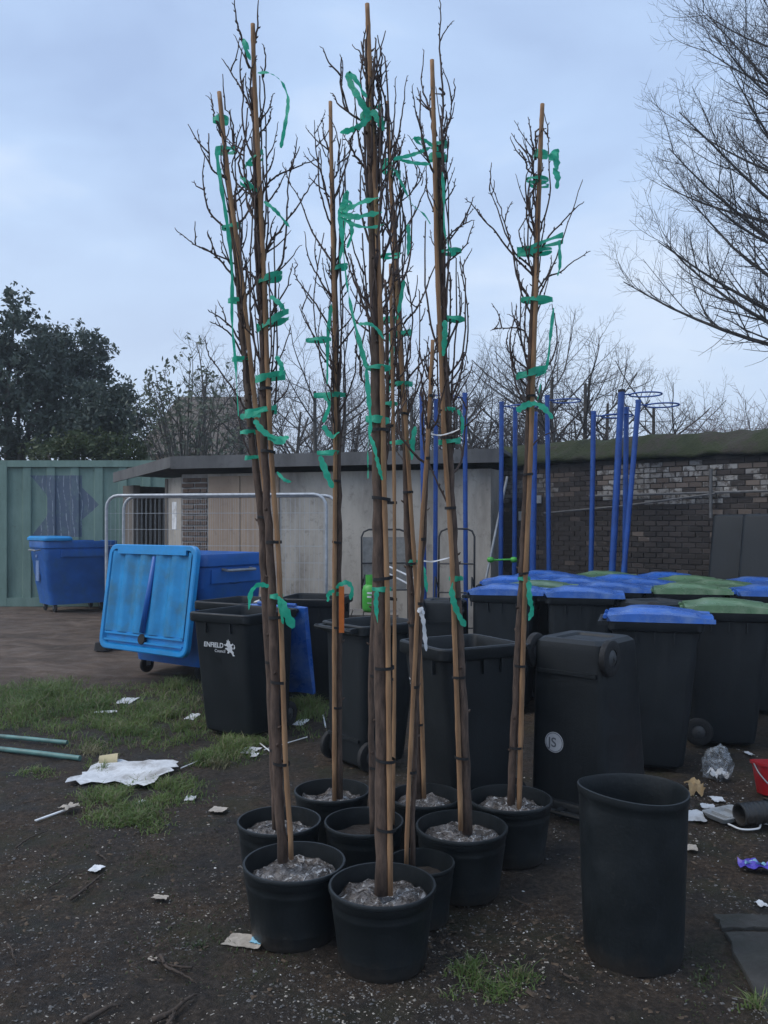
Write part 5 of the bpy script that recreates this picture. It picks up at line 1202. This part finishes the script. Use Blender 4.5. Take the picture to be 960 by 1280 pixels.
PT = [(60, 872, 80, 22, 5200, .06, .17), (20, 890, 60, 22, 2600, .05, .13), (150, 885, 70, 26, 4200, .05, .13), (215, 900, 45, 35, 3600, .05, .13), (225, 860, 40, 12, 1200, .06, .15), (130, 915, 100, 22, 3000, .04, .1),
      (150, 1005, 55, 26, 3800, .035, .09), (205, 985, 55, 22, 2200, .03, .08), (170, 1025, 40, 18, 1200, .03, .07), (290, 935, 40, 16, 1900, .04, .11), (250, 950, 25, 8, 600, .04, .1), (385, 885, 24, 30, 2600, .06, .16), (325, 930, 30, 10, 700, .04, .1),
      (618, 1218, 48, 24, 2300, .03, .085), (600, 1238, 40, 14, 700, .02, .06), (948, 1262, 26, 18, 500, .03, .07), (110, 955, 8, 5, 220, .04, .09), (130, 962, 10, 6, 180, .03, .07), (45, 965, 30, 8, 260, .02, .06), (410, 860, 20, 25, 600, .05, .12)]
grass_obj('grass', 'short green grass growing in patches on the soil', PT, 1, M_grass)
grass_obj('dry_grass', 'straw coloured dead blades among the grass patches', [(a, b2, c, d, int(n * .30), e_, f_) for a, b2, c, d, n, e_, f_ in PT] + [(270, 955, 18, 6, 160, .04, .09), (110, 940, 24, 8, 260, .03, .09)], 2, M_grassdry)
grass_obj('sparse_grass', 'thin moss and grass specks scattered over the soil', [(140, 1070, 220, 70, 1400, .008, .02), (250, 1180, 160, 60, 900, .008, .02), (880, 1220, 60, 60, 500, .008, .02), (820, 1030, 120, 60, 300, .01, .03)], 3, M_ivy)
def scatter(name, label_, n, smin, smax, m, seed, region, flat=.35, clumps=None):
    R = random.Random(seed); V = []; F = []
    x0, x1, y0, y1 = region
    for _ in range(n):
        if clumps and R.random() < .75:
            c = R.choice(clumps); px, py = R.gauss(c[0], c[2]), R.gauss(c[1], c[3])
        else: px, py = R.uniform(x0, x1), y0 + (y1 - y0) * R.random()
        if py < 720 or py > 1420: continue
        p = ground(px, py)
        if p.y > 14: continue
        p.z = gz(p.x, p.y)
        if noise.fractal(Vector((p.x * 2.1, p.y * 2.1, seed)), 1, 2, 3) + R.uniform(-.25, .25) < -.02: continue
        s = smin + (smax - smin) * R.random() ** 2.2; s *= R.uniform(.5, 1) ** 1.5 * (1 + .06 * p.y); az = R.uniform(0, 6.28); asp = R.uniform(.35, .9)
        u = Vector((math.cos(az), math.sin(az), R.uniform(-.3, .3))) * s; w = Vector((-math.sin(az), math.cos(az), R.uniform(-.3, .3))) * s * asp; up = Vector((0, 0, s * flat)); o_ = len(V)
        V.extend([tuple(v) for v in (p - u - w * R.uniform(.4, 1), p + u * R.uniform(.6, 1.1) - w, p + u + w * R.uniform(.3, 1), p - u * R.uniform(.5, 1) + w, p + up + u * R.uniform(-.5, .5), p + up + w * R.uniform(-.5, .5))])
        F.extend([(o_, o_ + 1, o_ + 4), (o_ + 1, o_ + 2, o_ + 4), (o_ + 2, o_ + 5, o_ + 4), (o_ + 2, o_ + 3, o_ + 5), (o_ + 3, o_, o_ + 5), (o_, o_ + 4, o_ + 5)])
    me = bpy.data.meshes.new(name); me.from_pydata(V, [], F); me.materials.append(m); o = obj(name, me); o['kind'] = 'stuff'; tag(o, label_, 'debris')
M_chip = mat('pale wood chip', (.30, .27, .23), .85, .5, 60); M_grit = mat('grey grit', (.12, .115, .11), .9, .5, 60); M_dleaf = mat('dead leaf brown', (.07, .048, .03), .85, .5, 40); M_wbit = mat('white specks', (.55, .54, .52), .7, .2, 60)
REG = (-60, 1020, 960, 1340)
scatter('wood_chips', 'pale wood chips scattered over the soil', 9000, .0018, .008, M_chip, 11, REG, clumps=[(100, 1100, 120, 50), (650, 1180, 90, 40), (230, 1180, 110, 60), (640, 1050, 40, 40), (880, 1000, 50, 40), (560, 1250, 80, 30), (60, 1240, 90, 40)])
scatter('grit', 'grey grit and small stones over the soil', 24000, .002, .009, M_grit, 12, (-60, 1020, 930, 1360), .5)
scatter('dead_leaves', 'brown dead leaf fragments over the soil', 8000, .004, .018, M_dleaf, 13, (-60, 1020, 860, 1340), .25, [(860, 1000, 60, 40), (100, 1050, 150, 90), (620, 1150, 120, 60), (430, 910, 40, 40)])
scatter('white_specks', 'tiny white litter specks on the soil', 1100, .002, .007, M_wbit, 14, (-60, 1020, 940, 1340), .4, [(130, 1090, 120, 50), (640, 1190, 80, 50), (880, 1010, 40, 30), (400, 780, 60, 25)])

# ------------------------------------------------------------------ thin even haze, added partly to stand in for lens glare
mb = MB(); mb.box((0, 195, 4.0), (900, 470, 26)); hz_ = mb.build('haze', None)
hz_['kind'] = 'stuff'; hz_['label'] = 'thin haze added over the yard, partly standing in for lens glare'; hz_.data.materials.clear()
hm = bpy.data.materials.new('haze air'); hm.use_nodes = True; t_ = hm.node_tree; t_.nodes.clear()
ho_ = t_.nodes.new('ShaderNodeOutputMaterial'); pv = t_.nodes.new('ShaderNodeVolumePrincipled'); pv.inputs['Density'].default_value = .0018; pv.inputs['Color'].default_value = (.85, .93, 1, 1)
pv.inputs['Anisotropy'].default_value = .2
t_.links.new(pv.outputs[0], ho_.inputs['Volume']); hz_.data.materials.append(hm)
